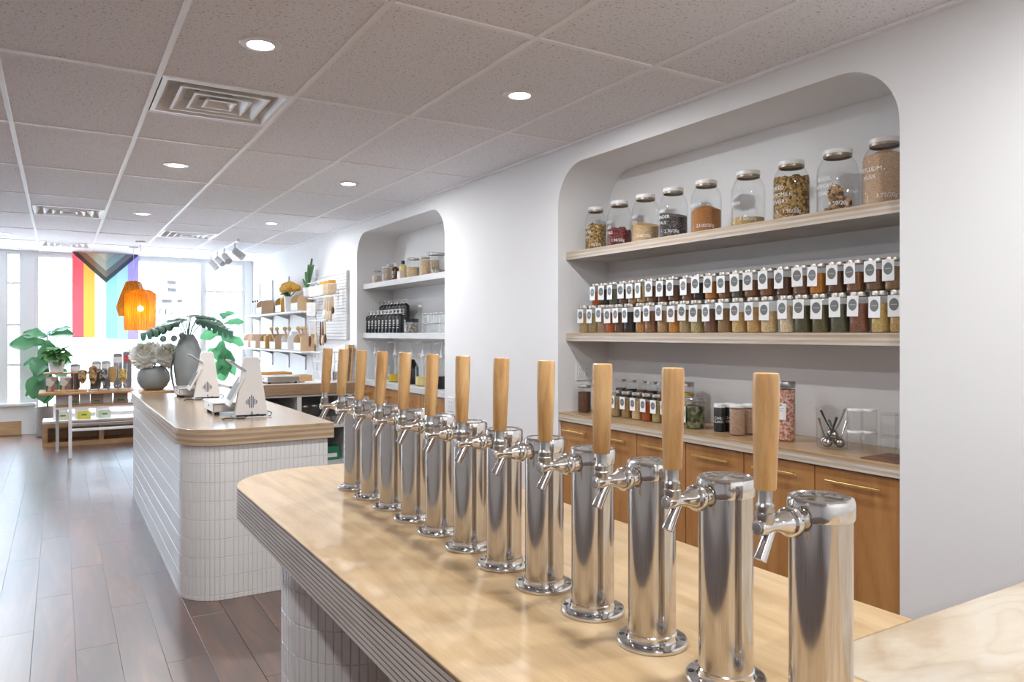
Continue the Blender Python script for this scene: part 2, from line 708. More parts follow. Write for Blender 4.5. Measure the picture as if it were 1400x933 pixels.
# ------------------------------------------------------------------ ceiling fixtures
def ring_frame(mb, x0, y0, x1, y1, z0, w, h, flare):
    """a square louvre ring: its lip at z0, its skirt sloping up and outward"""
    o = [(x0, y0), (x1, y0), (x1, y1), (x0, y1)]
    i_ = [(x0 + w, y0 + w), (x1 - w, y0 + w), (x1 - w, y1 - w), (x0 + w, y1 - w)]
    u = [(x0 + w + flare, y0 + w + flare), (x1 - w - flare, y0 + w + flare), (x1 - w - flare, y1 - w - flare), (x0 + w + flare, y1 - w - flare)]
    b = len(mb.v)
    mb.v += [(p[0], p[1], z0) for p in o] + [(p[0], p[1], z0) for p in i_] + [(p[0], p[1], z0 + h) for p in u] + [(p[0], p[1], z0 + .004) for p in o] + [(p[0] - 0, p[1] - 0, z0 + h + .003) for p in u]
    for k in range(4):
        j = (k + 1) % 4
        mb.face((b + j, b + k, b + 4 + k, b + 4 + j))
        mb.face((b + 4 + j, b + 4 + k, b + 8 + k, b + 8 + j))
        mb.face((b + k, b + j, b + 12 + j, b + 12 + k))
        mb.face((b + 12 + k, b + 12 + j, b + 16 + j, b + 16 + k))


def vent(x, y, label):
    t = thing('ceiling_vent', label, 'air vent', (x + .306, y + .306, CH), 0, 'square air vents in the ceiling grid')
    h = .288
    mb = MB()
    ring_frame(mb, -h, -h, h, h, -.004, .022, .075, .05)
    mb.build('frame', M['vent_metal'], t, smooth=False)
    mb = MB()
    sq = h - .03
    for i in range(32):
        a = 2 * PI * i / 32
        c, s_ = math.cos(a), math.sin(a)
        k = sq / max(abs(c), abs(s_))
        mb.v += [(.12 * c, .12 * s_, .070), (k * c, k * s_, .070)]
    for i in range(32):
        j = (i + 1) % 32
        mb.face((2 * i, 2 * j, 2 * j + 1, 2 * i + 1))
    mb.build('backing_plate', M['vent_metal'], t, smooth=False)
    mb = MB()
    mb.lathe([(.12, .066), (.12, .36), (.0005, .361)], 32, caps=False)
    mb.build('duct', M['duct_metal'], t)
    for q, z in ((.205, -.006), (.135, -.008), (.072, -.010)):
        mb = MB()
        ring_frame(mb, -q, -q, q, q, z, .012, .045, .045)
        mb.build('louvre', M['vent_metal'], t, smooth=False)
    mb = MB()
    mb.box((-.03, -.03, .018), (.03, .03, .024))
    mb.build('damper_plate', M['vent_metal'], t)
    mb = MB()
    for sx, sy in ((1, 1), (-1, 1), (1, -1), (-1, -1)):
        mb.tube([(sx * .025, sy * .025, .02), (sx * .17, sy * .17, .05)], .004, 6)
    mb.build('bracket', M['vent_metal'], t)


for (vx, vy), lb in zip(VENTS, ('large square louvred air vent beside the recessed light nearest the taps', 'narrow-looking air vent above the white tiled counter',
                                'air vent in the ceiling beside the white track lights', 'air vent in the ceiling close to the shop window and flag')):
    vent(vx, vy, lb)


lamp_data = bpy.data.lights.new('downlight_bulb', 'AREA')
lamp_data.shape = 'DISK'
lamp_data.size = .10
lamp_data.energy = LAMP_W
lamp_data.color = (.95, .975, 1.0)


def make_downlight(loc, label):
    t = thing('downlight', label, 'ceiling light', loc, 0, 'recessed round lights in the ceiling')
    MB().lathe([(.052, -.001), (.052, -.006), (.078, -.004), (.082, 0), (.082, .002), (.052, .002)], 32, caps=False).build('trim_ring', M['white_plastic'], t)
    MB().lathe([(.0001, -.0035), (.053, -.0035), (.053, .001), (.0001, .001)], 28, caps=False).build('diffuser', M['lamp_glow'], t)
    lo = bpy.data.objects.new('bulb', lamp_data)
    COL.objects.link(lo)
    lo.parent = t
    lo.location = (0, 0, -.012)
    return t


DL = []
for ly in (-1.83, .62, 3.07, 5.57, 8.0, 10.45):
    for lx in (-.54, .69, 1.91):
        DL.append((lx, ly))
names = {(.69, 3.07): 'recessed round light in the panel next to the large air vent', (1.91, 3.07): 'recessed round light above the tap row near the jar niche',
         (.69, 5.57): 'recessed round light over the near end of the white counter', (1.91, 5.57): 'recessed round light in front of the smaller wall niche',
         (.69, 8.0): 'recessed round light over the far end of the white counter', (1.91, 8.0): 'recessed round light in front of the pegboard',
         (-.54, 10.45): 'recessed round light over the floor beside the display table', (.69, 10.45): 'recessed round light near the orange pendant lamps', (1.91, 10.45): 'recessed round light beside the track of spotlights'}
proto = None
for p in DL:
    if p == (1.91, 10.45) or p == (.69, 10.45):
        continue
    ROWN = ['first', 'second', 'third', 'fourth', 'fifth', 'sixth']
    lb = names.get(p, 'recessed ceiling light, %s row from the shop window, %s from the left wall' % (
        ROWN[[10.45, 8.0, 5.57, 3.07, .62, -1.83].index(p[1])], ROWN[[-.54, .69, 1.91].index(p[0])]))
    if proto is None:
        proto = make_downlight((p[0], p[1], CH - .0005), lb)
        o = proto
    else:
        o = clone(proto, (p[0], p[1], CH - .0005), 0, lb)
    q = proj(p[0], p[1], CH)
    if not (-8 < q[0] < 1408 and -8 < q[1] < 941 and q[2] > 0):
        # fixtures of the same ceiling grid that continue past the edge of the picture
        o.name = 'downlight_offscreen'
        for ch in o.children:
            if ch.type == 'LIGHT':
                ch.name = 'downlight_bulb_%d_offscreen' % (DL.index(p) + 1)
            elif 'diffuser' in ch.name:
                ch.name = 'diffuser_offscreen'

def text_geo(s, size):
    cu = bpy.data.curves.new('lettering', 'FONT')
    cu.body = s
    cu.size = size
    cu.align_x = 'CENTER'
    cu.resolution_u = 2
    to = bpy.data.objects.new('lettering', cu)
    me = bpy.data.meshes.new_from_object(to)
    v = [tuple(q.co) for q in me.vertices]
    f = [tuple(q.vertices) for q in me.polygons]
    bpy.data.meshes.remove(me)
    bpy.data.objects.remove(to)
    bpy.data.curves.remove(cu)
    return v, f


# ------------------------------------------------------------------ shop front
def window(idx, x0, x1, z0, z1, bars_z=(), bars_x=(), fw=.045):
    w = bpy.data.objects.new('window_%d' % idx, None)
    COL.objects.link(w)
    w.location = (0, YF, 0)
    tag(w, kind='structure')
    MB().box((x0, -.01, z0), (x0 + fw, .07, z1), .004).build('frame_stile', M['white_trim'], w)
    MB().box((x1 - fw, -.01, z0), (x1, .07, z1), .004).build('frame_stile', M['white_trim'], w)
    MB().box((x0 + fw, -.01, z0), (x1 - fw, .07, z0 + fw), .004).build('frame_rail', M['white_trim'], w)
    MB().box((x0 + fw, -.01, z1 - fw), (x1 - fw, .07, z1), .004).build('frame_rail', M['white_trim'], w)
    cx = [x0 + fw] + list(bars_x) + [x1 - fw]
    cz = [z0 + fw] + list(bars_z) + [z1 - fw]
    for b in bars_x:
        MB().box((b - .02, 0, z0 + fw), (b + .02, .06, z1 - fw), .003).build('muntin', M['white_trim'], w)
    for b in bars_z:
        MB().box((x0 + fw, 0, b - .018), (x1 - fw, .06, b + .018), .003).build('muntin', M['white_trim'], w)
    for i in range(len(cx) - 1):
        for j in range(len(cz) - 1):
            MB().box((cx[i] - .005, .028, cz[j] - .005), (cx[i + 1] + .005, .034, cz[j + 1] + .005)).build('pane', M['window_glass'], w, smooth=False)
    return w


ZH = CH - .035
mb = MB()
mb.box((XL, YF - .02, ZH), (XW, YF + .12, CH + .42))
mb.box((XL, YF - .022, 0), (-.445, YF + .12, .42))
mb.box((-.445, YF - .024, 0), (XW, YF + .118, .22))
mb.box((-.446, YF - .03, .001), (-.285, YF + .122, CH))
mb.box((XL + .001, YF - .026, .001), (-3.2, YF + .124, CH - .001))
mb.box((2.545, YF - .032, .001), (XW - .001, YF + .121, CH - .001))
mb.box((-.72, YF - .028, .001), (-.62, YF + .123, CH - .002))
tag(mb.build('wall_front', M['white_trim'], smooth=False), kind='structure')
tag(MB().box((XL, YF - .09, .40), (-.27, YF - .015, .44), .006).build('trim_1', M['white_trim']), kind='structure')
ramp_mat('base_oak', [(.3, (.42, .25, .12)), (.7, (.56, .36, .19))], rough=.45, scale=3, stretch=(1, 6, 6))
tag(MB().box((XL, YF - .04, 0), (-.44, YF - .018, .19), .003).build('baseboard_front', M['base_oak']), kind='structure')
window(1, -.285, 1.93, .22, ZH)
window(2, 1.93, 2.545, .22, ZH, (2.07,))
window(3, -.62, -.445, .42, ZH, (.97, 1.53, 2.11), fw=.02)
window(4, -3.2, -.72, .42, ZH, (2.11,), (-2.0,)).name = 'window_left_offscreen'

w1 = bpy.data.objects['window_1']
mat('decal_grey', (.55, .57, .58), .5)
for (txt, px, py, sz) in (('N', 222.5, 431, .15), ('O', 231, 431, .15), ('O', 243, 431, .15), ('O', 253, 431, .15)):
    v_, f_ = text_geo(txt, sz)
    q_ = PY(px, py, YF + .02)
    d_ = MB()
    d_.v = [(x, 0, y) for (x, y, _) in v_]
    for q in f_:
        d_.face(q)
    d_.build('window_lettering', M['decal_grey'], w1, (q_[0], .02, q_[2]), smooth=False)
for (a, b, c, d_) in ((228, 384, 241, 389), (229, 394, 241, 399), (221, 410, 235, 414), (242, 410, 249, 414)):
    p_, q_ = PY(a, d_, YF + .02), PY(c, b, YF + .02)
    MB().box((p_[0], .018, p_[2]), (q_[0], .02, q_[2])).build('window_decal', M['decal_grey'], w1, smooth=False)

# outside: pavement, street and the pale building across it
mat('pavement', (.52, .52, .53), .8, var=.06, scale=3)
tag(MB().box((-60, -40, -.30), (60, 80, -.14)).build('ground', M['pavement']), kind='structure')
mat('facade_white', (.42, .45, .48), .7, var=.03, scale=1)
mat('facade_grey', (.17, .21, .25), .6, var=.05, scale=1)
mat('facade_glass', (.14, .19, .23), .15, var=.1, scale=.5)
bd = thing('building', 'pale building with horizontal bands and grey windows seen through the shop window', 'building', (2, 25, -.14))
MB().box((-22, 0, 0), (22, 8, 14)).build('wall', M['facade_white'], bd, smooth=False)
for k in range(4):
    z = .4 + 2.7 * k
    MB().box((-22, -.35, z + 2.2), (22, 0, z + 2.45), .02).build('cornice_band', M['facade_grey'], bd, smooth=False)
    for i in range(-7, 8):
        w = MB().box((i * 2.9 - .95, -.05, z + .6), (i * 2.9 + .95, .02, z + 1.9)).build('window', M['facade_grey'], bd, smooth=False)
        MB().box((i * 2.9 - .85, -.07, z + .7), (i * 2.9 - .03, -.04, z + 1.8)).build('pane', M['facade_glass'], w, smooth=False)
        MB().box((i * 2.9 + .03, -.07, z + .7), (i * 2.9 + .85, -.04, z + 1.8)).build('pane', M['facade_glass'], w, smooth=False)

# ------------------------------------------------------------------ the tap bar
BZ = .92
BT = .102


def bar_outline(x0, x1, yfar, r, ynear, xn, notch, r2=.1, n=16):
    out = [(x0, ynear), (xn, ynear), (xn, notch), (x1, notch)]
    for i in range(9):
        a = PI / 2 * i / 8
        out.append((x1 - r2 + r2 * math.cos(a), yfar - r2 + r2 * math.sin(a)))
    for i in range(n + 1):
        a = PI / 2 + PI / 2 * i / n
        out.append((x0 + r + r * math.cos(a), yfar - r + r * math.sin(a)))
    return out


bar = thing('tap_bar', 'long rounded birch plywood bar with a white tiled base carrying the tap row', 'bar counter', (.87, 1.0, 0))
bo = [(p[0] - .87, p[1] - 1.0) for p in bar_outline(.485, 1.25, 2.73, .27, -.9, .97, .735)]
nply = 19
ph = BT / nply
for k in range(nply):
    z0 = BZ - BT + k * ph + (0 if k % 2 == 0 else ph * .22)
    top = k == nply - 1
    m_ = M['birch_top'] if top else (M['ply_dark'] if k % 2 else M['ply_pale'])
    dx = 0 if k % 2 == 0 else .0012
    o_ = bo
    if dx:
        o_ = [(p[0] * (1 - dx * 2), p[1] * (1 - dx * .6)) for p in bo]
    MB().prism(o_, z0, z0 + ph * (1.0 if top else 1.22 if k % 2 == 0 else .78), .0012 if top else 0).build('ply_layer', m_, bar, angle=20)
rt = thing('bar_return', 'pale birch counter return with swirling grain joining the tap bar to the wall', 'counter', (1.8, .3, 0))
MB().box((.973 - 1.8, -.9 - .3, BZ - BT), (XW - .004 - 1.8, .7335 - .3, BZ), .0015).build('counter_top', M['birch_return'], rt)
MB().box((1.15 - 1.8, -.85 - .3, 0), (XW - .02 - 1.8, .60 - .3, BZ - BT)).build('cabinet_body', M['cabinet_maple'], rt)

TW, TH = .0242, .099


tile_me = MB().box((-.003, -TW / 2 + .0008, .0009), (.0042, TW / 2 - .0008, TH - .0009), .0016).mesh('wall_tile', M['glazed_tile'])


def tile_base(parent, path, ztop, nmax=290):
    px, py = parent.location.x, parent.location.y
    cells = []
    for (x, y, a) in path:
        z = ztop - TH
        while z > -TH + .002:
            q = proj(x, y, max(z, 0) + TH / 2)
            ok = -5 < q[0] < 1405 and 0 < q[1] < 945
            facing = (math.cos(a) * -x + math.sin(a) * -y) / math.hypot(x, y)
            cells.append((0 if (ok and facing > .02) else 1, q[2] / max(.02, facing), x, y, a, z))
            z -= TH
    cells.sort(key=lambda c: c[:2])
    st = MB()
    for i, (bad, _, x, y, a, z) in enumerate(cells):
        if z < 0:
            i0 = len(st.v)
            st.box((-.003, -TW / 2 + .0011, 0), (.0042, TW / 2 - .0011, TH + z - .0009), .0016)
            st.xf(i0, Matrix.Translation((x - px, y - py, 0)) @ Matrix.Rotation(a, 4, 'Z'))
        elif i < nmax and not bad:
            link('wall_tile', tile_me, parent, (x - px, y - py, z), (0, 0, a))
        else:
            i0 = len(st.v)
            st.box((-.003, -TW / 2 + .0008, .0009), (.0042, TW / 2 - .0008, TH - .0009), .0016)
            st.xf(i0, Matrix.Translation((x - px, y - py, z)) @ Matrix.Rotation(a, 4, 'Z'))
    tag(st.build('wall_tile_field', M['glazed_tile'], parent), kind='stuff')


# rounded tiled pedestal under the far end, a plain body under the rest
PX0, PX1, PY0_, PY1_, PR = .618, 1.16, 2.128, 2.64, .225
MB().prism(rrect(PX0 - .87, PY0_ - 1, PX1 - .87, PY1_ - 1, (PR, .05, .05, PR), 14), 0, BZ - BT).build('pedestal', M['grout'], bar, angle=20)
MB().box((1.0 - .87, .76 - 1, 0), (1.13 - .87, PY0_ - .02 - 1, BZ - BT)).build('body', M['cabinet_maple'], bar)
MB().box((.80 - .87, -.85 - 1, 0), (.96 - .87, .74 - 1, BZ - BT)).build('body', M['cabinet_maple'], bar)


def pedestal_path():
    out = []
    x = PX1 - .05
    while x > PX0 + PR:
        out.append((x, PY0_, -PI / 2))
        x -= TW
    k = int(PR * PI / 2 / TW)
    for i in range(k):
        a = -PI / 2 - PI / 2 * (i + .5) / k
        out.append((PX0 + PR + PR * math.cos(a), PY0_ + PR + PR * math.sin(a), a))
    n_ = max(1, int((PY1_ - PY0_ - 2 * PR) / TW))
    for i in range(n_):
        out.append((PX0, PY0_ + PR + (i + .5) * (PY1_ - PY0_ - 2 * PR) / n_, PI))
    for i in range(k):
        a = PI - PI / 2 * (i + .5) / k
        out.append((PX0 + PR + PR * math.cos(a), PY1_ - PR + PR * math.sin(a), a))
    return out


tile_base(bar, pedestal_path(), BZ - BT - .001)


# ------------------------------------------------------------------ tap towers
def lathe_x(prof, seg=20):
    """profile (r, x) turned about the x axis"""
    m_ = MB().lathe(prof, seg)
    m_.xf(0, Matrix.Rotation(PI / 2, 4, 'Y'))
    return m_


def make_tap(label, tilt):
    t = thing('tap_tower', label, 'beer tap', (0, 0, BZ), 0, 'steel tap towers along the bar')
    R = .0375
    MB().lathe([(R, .006), (R, .262), (R, .268)], 48).build('column', M['steel'], t)
    fl_ = MB().lathe([(.055, 0), (.0562, .002), (.0562, .006), (.0545, .0085), (.041, .0095), (.0395, .013), (.0395, .019), (R, .0205)], 48).build('base_flange', M['chrome'], t)
    for k in range(4):
        a = PI / 4 + k * PI / 2
        MB().lathe([(.0048, 0), (.0048, .0012), (.003, .0016)], 12, (.0475 * math.cos(a), .0475 * math.sin(a), .0085)).build('screw', M['screw_dark'], fl_)
    cp = MB().lathe([(R, .262), (.0395, .263), (.0400, .266), (.0400, .283), (.0385, .2875), (.0345, .289), (.032, .2875), (.026, .2880), (.0001, .2890)], 48, caps=False).build('cap', M['chrome'], t)
    e = MB()
    for k in range(14):
        a = 2 * PI * k / 14
        e.box((-.0022, -.0014, 0), (.0022, .0014, .0009))
        e.xf(len(e.v) - 8, Matrix.Translation((.029 * math.cos(a), .029 * math.sin(a), .2876)) @ Matrix.Rotation(a + .5, 4, 'Z'))
    e.build('embossed_ring', M['ferrule_steel'], cp, smooth=False)
    zf = .266 - .0025   # faucet axis height above the bar
    zf = .262
    # shank out of the column, toward the customer (-x)
    sh = lathe_x([(.0125, -.040), (.0135, -.043), (.0135, -.052), (.0125, -.053)], 24)
    zf = .2645 - .0
    zf = .2640
    zf = .2655 - .0015
    zf = 1.1845 - BZ - .0
    sh = lathe_x([(.0130, -.030), (.0130, -.046), (.0138, -.047), (.0138, -.050)][::-1], 24)
    sh.build('shank', M['chrome'], t, (0, 0, zf))
    co = lathe_x([(.0145, -.064), (.0175, -.062), (.0182, -.060), (.0182, -.052), (.0170, -.050), (.013, -.050)], 32)
    c_ = co.build('coupling_nut', M['chrome'], t, (0, 0, zf))
    d = MB()
    for k in range(5):
        a = 2 * PI * k / 5 + .4
        d.lathe([(.0016, 0), (.0016, .0004)], 8, caps=True)
        d.xf(len(d.v) - 16, Matrix.Translation((-.056, .01825 * math.cos(a), .01825 * math.sin(a))) @ Matrix.Rotation(PI / 2 - a, 4, 'X'))
    d.build('wrench_hole', M['screw_dark'], c_)
    fb = lathe_x([(.0001, -.114), (.0085, -.1135), (.0095, -.111), (.0095, -.1), (.0085, -.094), (.0082, -.084), (.0100, -.076), (.0138, -.067), (.0142, -.064), (.0142, -.060)], 28)
    b_ = fb.build('faucet_body', M['chrome'], t, (0, 0, zf))
    pl = lathe_x([(.0001, -.1150), (.0058, -.1148), (.0062, -.1142), (.0062, -.113)], 20)
    pl.build('end_screw', M['ferrule_steel'], b_)
    s_ = MB().tube([(-.090, 0, -.002), (-.098, 0, -.016), (-.1065, 0, -.031), (-.110, 0, -.0375)], [.0068, .0075, .0082, .0084], 20)
    s_.build('spout', M['chrome'], t, (0, 0, zf))
    # lever above the faucet, leaning with the handle
    lv = thing('handle_lever', None, None)
    lv.name = 'lever'
    lv.parent = t
    lv.location = (-.1015, 0, zf + .004)
    lv.rotation_euler = (0, math.radians(tilt), 0)
    MB().lathe([(.0085, -.002), (.0105, .003), (.0115, .006), (.0115, .012), (.0100, .0135), (.0108, .015), (.0108, .021), (.0090, .0235), (.0080, .026), (.0088, .042)], 24).build('ferrule', M['ferrule_steel'], lv)
    MB().lathe([(.0118, .0395), (.0127, .041), (.0150, .120), (.0153, .150), (.0153, .168), (.0145, .1745), (.0125, .1755)], 32).build('handle', M['maple_handle'], lv)
    return t


ORD = ['first', 'second', 'third', 'fourth', 'fifth', 'sixth', 'seventh', 'eighth', 'ninth', 'tenth', 'eleventh', 'twelfth']
tilts = [3.8, 3.6, 3.2, 3.4, 2.6, 2.6, 1.2, 1.6, .8, .8, .4, .8]
TAPX = .805
for k in range(12):
    y = .590 + (11 - k) * .1534
    tp = make_tap('polished steel tap tower with wooden handle, %s from the rounded end of the bar' % ORD[k], tilts[k])
    tp.location = (TAPX, y, BZ)
    if k == 0:
        tp['label'] = 'steel tap tower with a green sticker on its side at the bar\'s rounded end'
        mat('green_sticker', (.02, .30, .11), .4)
        st = MB()
        for i in range(6):
            a0, a1 = -.75 + i * .14, -.75 + (i + 1) * .14
            b = len(st.v)
            st.v += [(.0379 * math.cos(a0), .0379 * math.sin(a0), .165), (.0379 * math.cos(a1), .0379 * math.sin(a1), .165), (.0379 * math.cos(a1), .0379 * math.sin(a1), .222), (.0379 * math.cos(a0), .0379 * math.sin(a0), .222)]
            st.face((b, b + 1, b + 2, b + 3))
        st.build('sticker', M['green_sticker'], tp)['label'] = 'green sticker'

# ------------------------------------------------------------------ white tiled counter
C0, C1, CYN, CYF = .535, 1.335, 4.14, 7.46
CTZ, CTT = .905, .085
sc = thing('service_counter', 'white tiled counter with a thick wooden top and rounded corners', 'counter', (.93, 5.8, 0))
ox, oy = .93, 5.8
nl = 6
lh = CTT / nl
po = rrect(C0 - ox, CYN - oy, C1 - ox, CYF - oy, (.24, 0, 0, .24), 14)
for k in range(nl):
    z0 = CTZ - CTT + k * lh
    top = k == nl - 1
    MB().prism(po, z0, z0 + lh, .0015 if top else 0).build('ply_layer', M['counter_wood'] if top else (M['ply_mid'] if k % 2 else M['ply_light']), sc, angle=20)
pb = rrect(C0 + .022 - ox, CYN + .022 - oy, C1 - .03 - ox, CYF - .022 - oy, (.22, 0, 0, .22), 12)
MB().prism(pb, 0, CTZ - CTT).build('base', M['grout'], sc, angle=20)


def counter_path():
    out = []
    x0, y0, r = C0 + .022, CYN + .022, .22
    x = C1 - .03 - TW / 2
    while x > x0 + r:
        out.append((x, y0, -PI / 2))
        x -= TW
    k = int(r * PI / 2 / TW)
    for i in range(k):
        a = -PI / 2 - PI / 2 * (i + .5) / k
        out.append((x0 + r + r * math.cos(a), y0 + r + r * math.sin(a), a))
    y = y0 + r + TW / 2
    while y < CYF - .022 - r:
        out.append((x0, y, PI))
        y += TW
    for i in range(k):
        a = PI - PI / 2 * (i + .5) / k
        out.append((x0 + r + r * math.cos(a), CYF - .022 - r + r * math.sin(a), a))
    return out


tile_base(sc, counter_path(), CTZ - CTT - .001)

# ------------------------------------------------------------------ large niche: cabinets, worktop, shelves
def slab(name, label, cat, x0, x1, y0, y1, z0, z1, layers, topm, group=None, a='ply_pale', b='ply_light', bev=.001):
    t = thing(name, label, cat, ((x0 + x1) / 2, (y0 + y1) / 2, z0), 0, group)
    hx, hy, h = (x1 - x0) / 2, (y1 - y0) / 2, (z1 - z0) / layers
    for k in range(layers):
        MB().box((-hx, -hy, k * h), (hx, hy, (k + 1) * h), bev if k == layers - 1 else 0).build('ply_layer', M[topm] if k == layers - 1 else M[a if k % 2 == 0 else b], t, smooth=False)
    return t


ramp_mat('worktop_wood', [(.3, (.36, .215, .105)), (.5, (.42, .27, .14)), (.7, (.48, .32, .18))], rough=.3, scale=2, stretch=(6, 1, 1), detail=7, dist=.8, coat=.15)
ramp_mat('shelf_wood', [(.3, (.44, .35, .26)), (.5, (.52, .43, .34)), (.7, (.58, .49, .40))], rough=.5, scale=2.5, stretch=(4, 1, 1), detail=7, dist=.8)
ZC = .917
G = .0008
slab('worktop', 'plywood worktop in the large niche above the brass-handled cabinets', 'worktop', 2.672, NB - G, N_A[0] + G, N_A[1] - G, .868, ZC, 5, 'worktop_wood')
slab('wall_shelf', 'plywood shelf holding the nine big lettered jars', 'shelf', 2.73, NB - G, N_A[0] + G, N_A[1] - G, 1.871, 1.921, 5, 'shelf_wood', 'plywood shelves in the large niche')
slab('wall_shelf', 'plywood shelf holding two stacked rows of spice jars', 'shelf', 2.73, NB - G, N_A[0] + G, N_A[1] - G, 1.362, 1.412, 5, 'shelf_wood', 'plywood shelves in the large niche')


def cabinet(y0, y1, label, group, zt=.866):
    t = thing('base_cabinet', label, 'cabinet', (2.88, (y0 + y1) / 2, 0), 0, group)
    h = (y1 - y0) / 2
    MB().box((-.165, -h, .0), (.18, h, zt)).build('body', M['cabinet_maple'], t, smooth=False)
    d = MB().box((-.19, -h + .0018, .09), (-.167, h - .0018, zt - .004), .0012).build('door', M['cabinet_maple'], t)
    hl = MB()
    hl.box((-.222, -.118, .806), (-.214, .118, .816), .0012)
    for s_ in (-1, 1):
        hl.box((-.214, s_ * .085 - .004, .807), (-.190, s_ * .085 + .004, .815))
    hl.build('handle', M['brass'], d)
    return t


cy = [1.6215, 2.0, 2.376, 2.748, 3.119, 3.489, 3.8365]
cl = ['maple cabinet door with brass bar pull below the leather mat', 'maple cabinet door with brass bar pull below the beaker of spoons', 'maple cabinet door with brass pull below the pink salt jar',
      'maple cabinet door with brass pull below the bay leaf jar', 'maple cabinet door with brass pull below the small labelled spice jars', 'maple cabinet door with brass pull below the wall outlet']
for k in range(6):
    cabinet(cy[k] + .0005, cy[k + 1] - .0005, cl[k], 'maple cabinets in the large niche')

# small niche
ramp_mat('white_shelf_edge', [(.3, (.56, .555, .55)), (.7, (.66, .655, .65))], rough=.5, scale=3, stretch=(1, 1, 12))
slab('worktop', 'pale worktop in the small niche under the pump jugs', 'worktop', 2.672, NB - G, N_B[0] + G, N_B[1] - G, .885, .935, 4, 'white_shelf_edge', None, 'white_shelf_edge', 'white_shelf_edge')
slab('wall_shelf', 'pale shelf in the small niche holding storage jars and an amber bottle', 'shelf', 2.73, NB - G, N_B[0] + G, N_B[1] - G, 1.872, 1.924, 4, 'white_shelf_edge', 'pale shelves in the small niche', 'white_shelf_edge', 'white_shelf_edge')
slab('wall_shelf', 'pale shelf in the small niche holding rows of black pump bottles', 'shelf', 2.73, NB - G, N_B[0] + G, N_B[1] - G, 1.362, 1.414, 4, 'white_shelf_edge', 'pale shelves in the small niche', 'white_shelf_edge', 'white_shelf_edge')
dy = (N_B[1] - N_B[0] - .002) / 4
for k in range(4):
    cabinet(N_B[0] + .001 + k * dy + .0005, N_B[0] + .001 + (k + 1) * dy - .0005, ['maple cabinet in the small niche nearest the large niche', 'second maple cabinet in the small niche from the large niche',
            'third maple cabinet in the small niche from the large niche', 'maple cabinet in the small niche beside the back counter'][k], 'maple cabinets in the small niche', .883)

# wall outlets
def outlet(loc, rot, label):
    t = thing('wall_outlet', label, 'outlet', loc, rot)
    MB().box((-.058, -.006, -.058), (.058, 0, .058), .003).build('cover_plate', M['white_plastic'], t)
    for sx in (-.025, .025):
        s_ = MB().box((sx - .017, -.008, -.034), (sx + .017, -.006, .034), .001).build('socket', M['white_trim'], t)
        h = MB()
        for dz in (-.017, .017):
            for dx in (-.006, .006):
                h.box((sx + dx - .001, -.0085, dz - .004), (sx + dx + .001, -.0079, dz + .004))
            h.box((sx - .002, -.0085, dz - .011), (sx + .002, -.0079, dz - .008))
        h.build('slot', M['screw_dark'], s_, smooth=False)
    return t


p = PY(793.5, 508, N_A[1])
outlet((p[0] + .02, N_A[1], p[2]), 0, 'white double outlet on the side of the large niche')
p = PX(617, 553, XW)
outlet((XW, p[1], p[2]), -PI / 2, 'white outlet on the wall between the two niches')

# ------------------------------------------------------------------ jars and bottles
def grain(name, c, c2=None, c3=None, scale=160, rough=.8):
    c2 = c2 or tuple(v * .72 for v in c)
    c3 = c3 or tuple(min(1, v * 1.18) for v in c)
    return ramp_mat(name, [(.15, c2), (.5, c), (.85, c3)], rough=rough, scale=scale, voronoi=True, bump=.6)


mat('lid_white', (.82, .82, .82), .35, var=.02)
mat('lid_band', (.34, .28, .22), .35, metal=.6, var=.1)
mat('card_white', (.86, .86, .86), .25, var=.01)
mat('emblem_grey', (.17, .18, .18), .3, var=.06)
mat('print_grey', (.45, .45, .45), .4)
mat('chalk_white', (.9, .9, .9), .5, var=.01)
mat('lid_grey', (.42, .42, .42), .3, metal=.8, var=.05)
mat('lid_champagne', (.46, .42, .37), .3, metal=.8, var=.05)
grain('herb_brown', (.32, .17, .06), (.10, .06, .02), (.55, .36, .12), 110)
grain('petal_red', (.16, .025, .025), (.05, .01, .01), (.28, .05, .04), 110)
grain('oat_tan', (.60, .40, .20), scale=300)
grain('lavender_dark', (.06, .05, .055), (.02, .02, .02), (.16, .13, .13), 160)
grain('powder_orange', (.42, .17, .04), scale=400)
grain('meal_yellow', (.56, .38, .15), scale=300)
grain('soap_chunk', (.40, .24, .12), (.16, .08, .04), (.58, .38, .22), 60)
grain('husk_beige', (.60, .40, .26), scale=400)
grain('salt_pink', (.62, .28, .19), (.36, .12, .08), (.78, .52, .42), 110)
grain('pasta_yellow', (.60, .36, .09), (.42, .22, .04), (.74, .52, .2), 60)
grain('bay_green', (.10, .11, .05), (.04, .04, .02), (.2, .2, .1), 50)
grain('cocoa_beige', (.52, .33, .22), scale=400)


def wrap_text(mb, s, size, R, z, phi=PI, shift=0.0):
    v, f = text_geo(s, size)
    b = len(mb.v)
    for (x, y, _) in v:
        a = phi + (x + shift) / R
        mb.v.append((R * math.cos(a), R * math.sin(a), z + y))
    for q in f:
        mb.face([b + i for i in q])


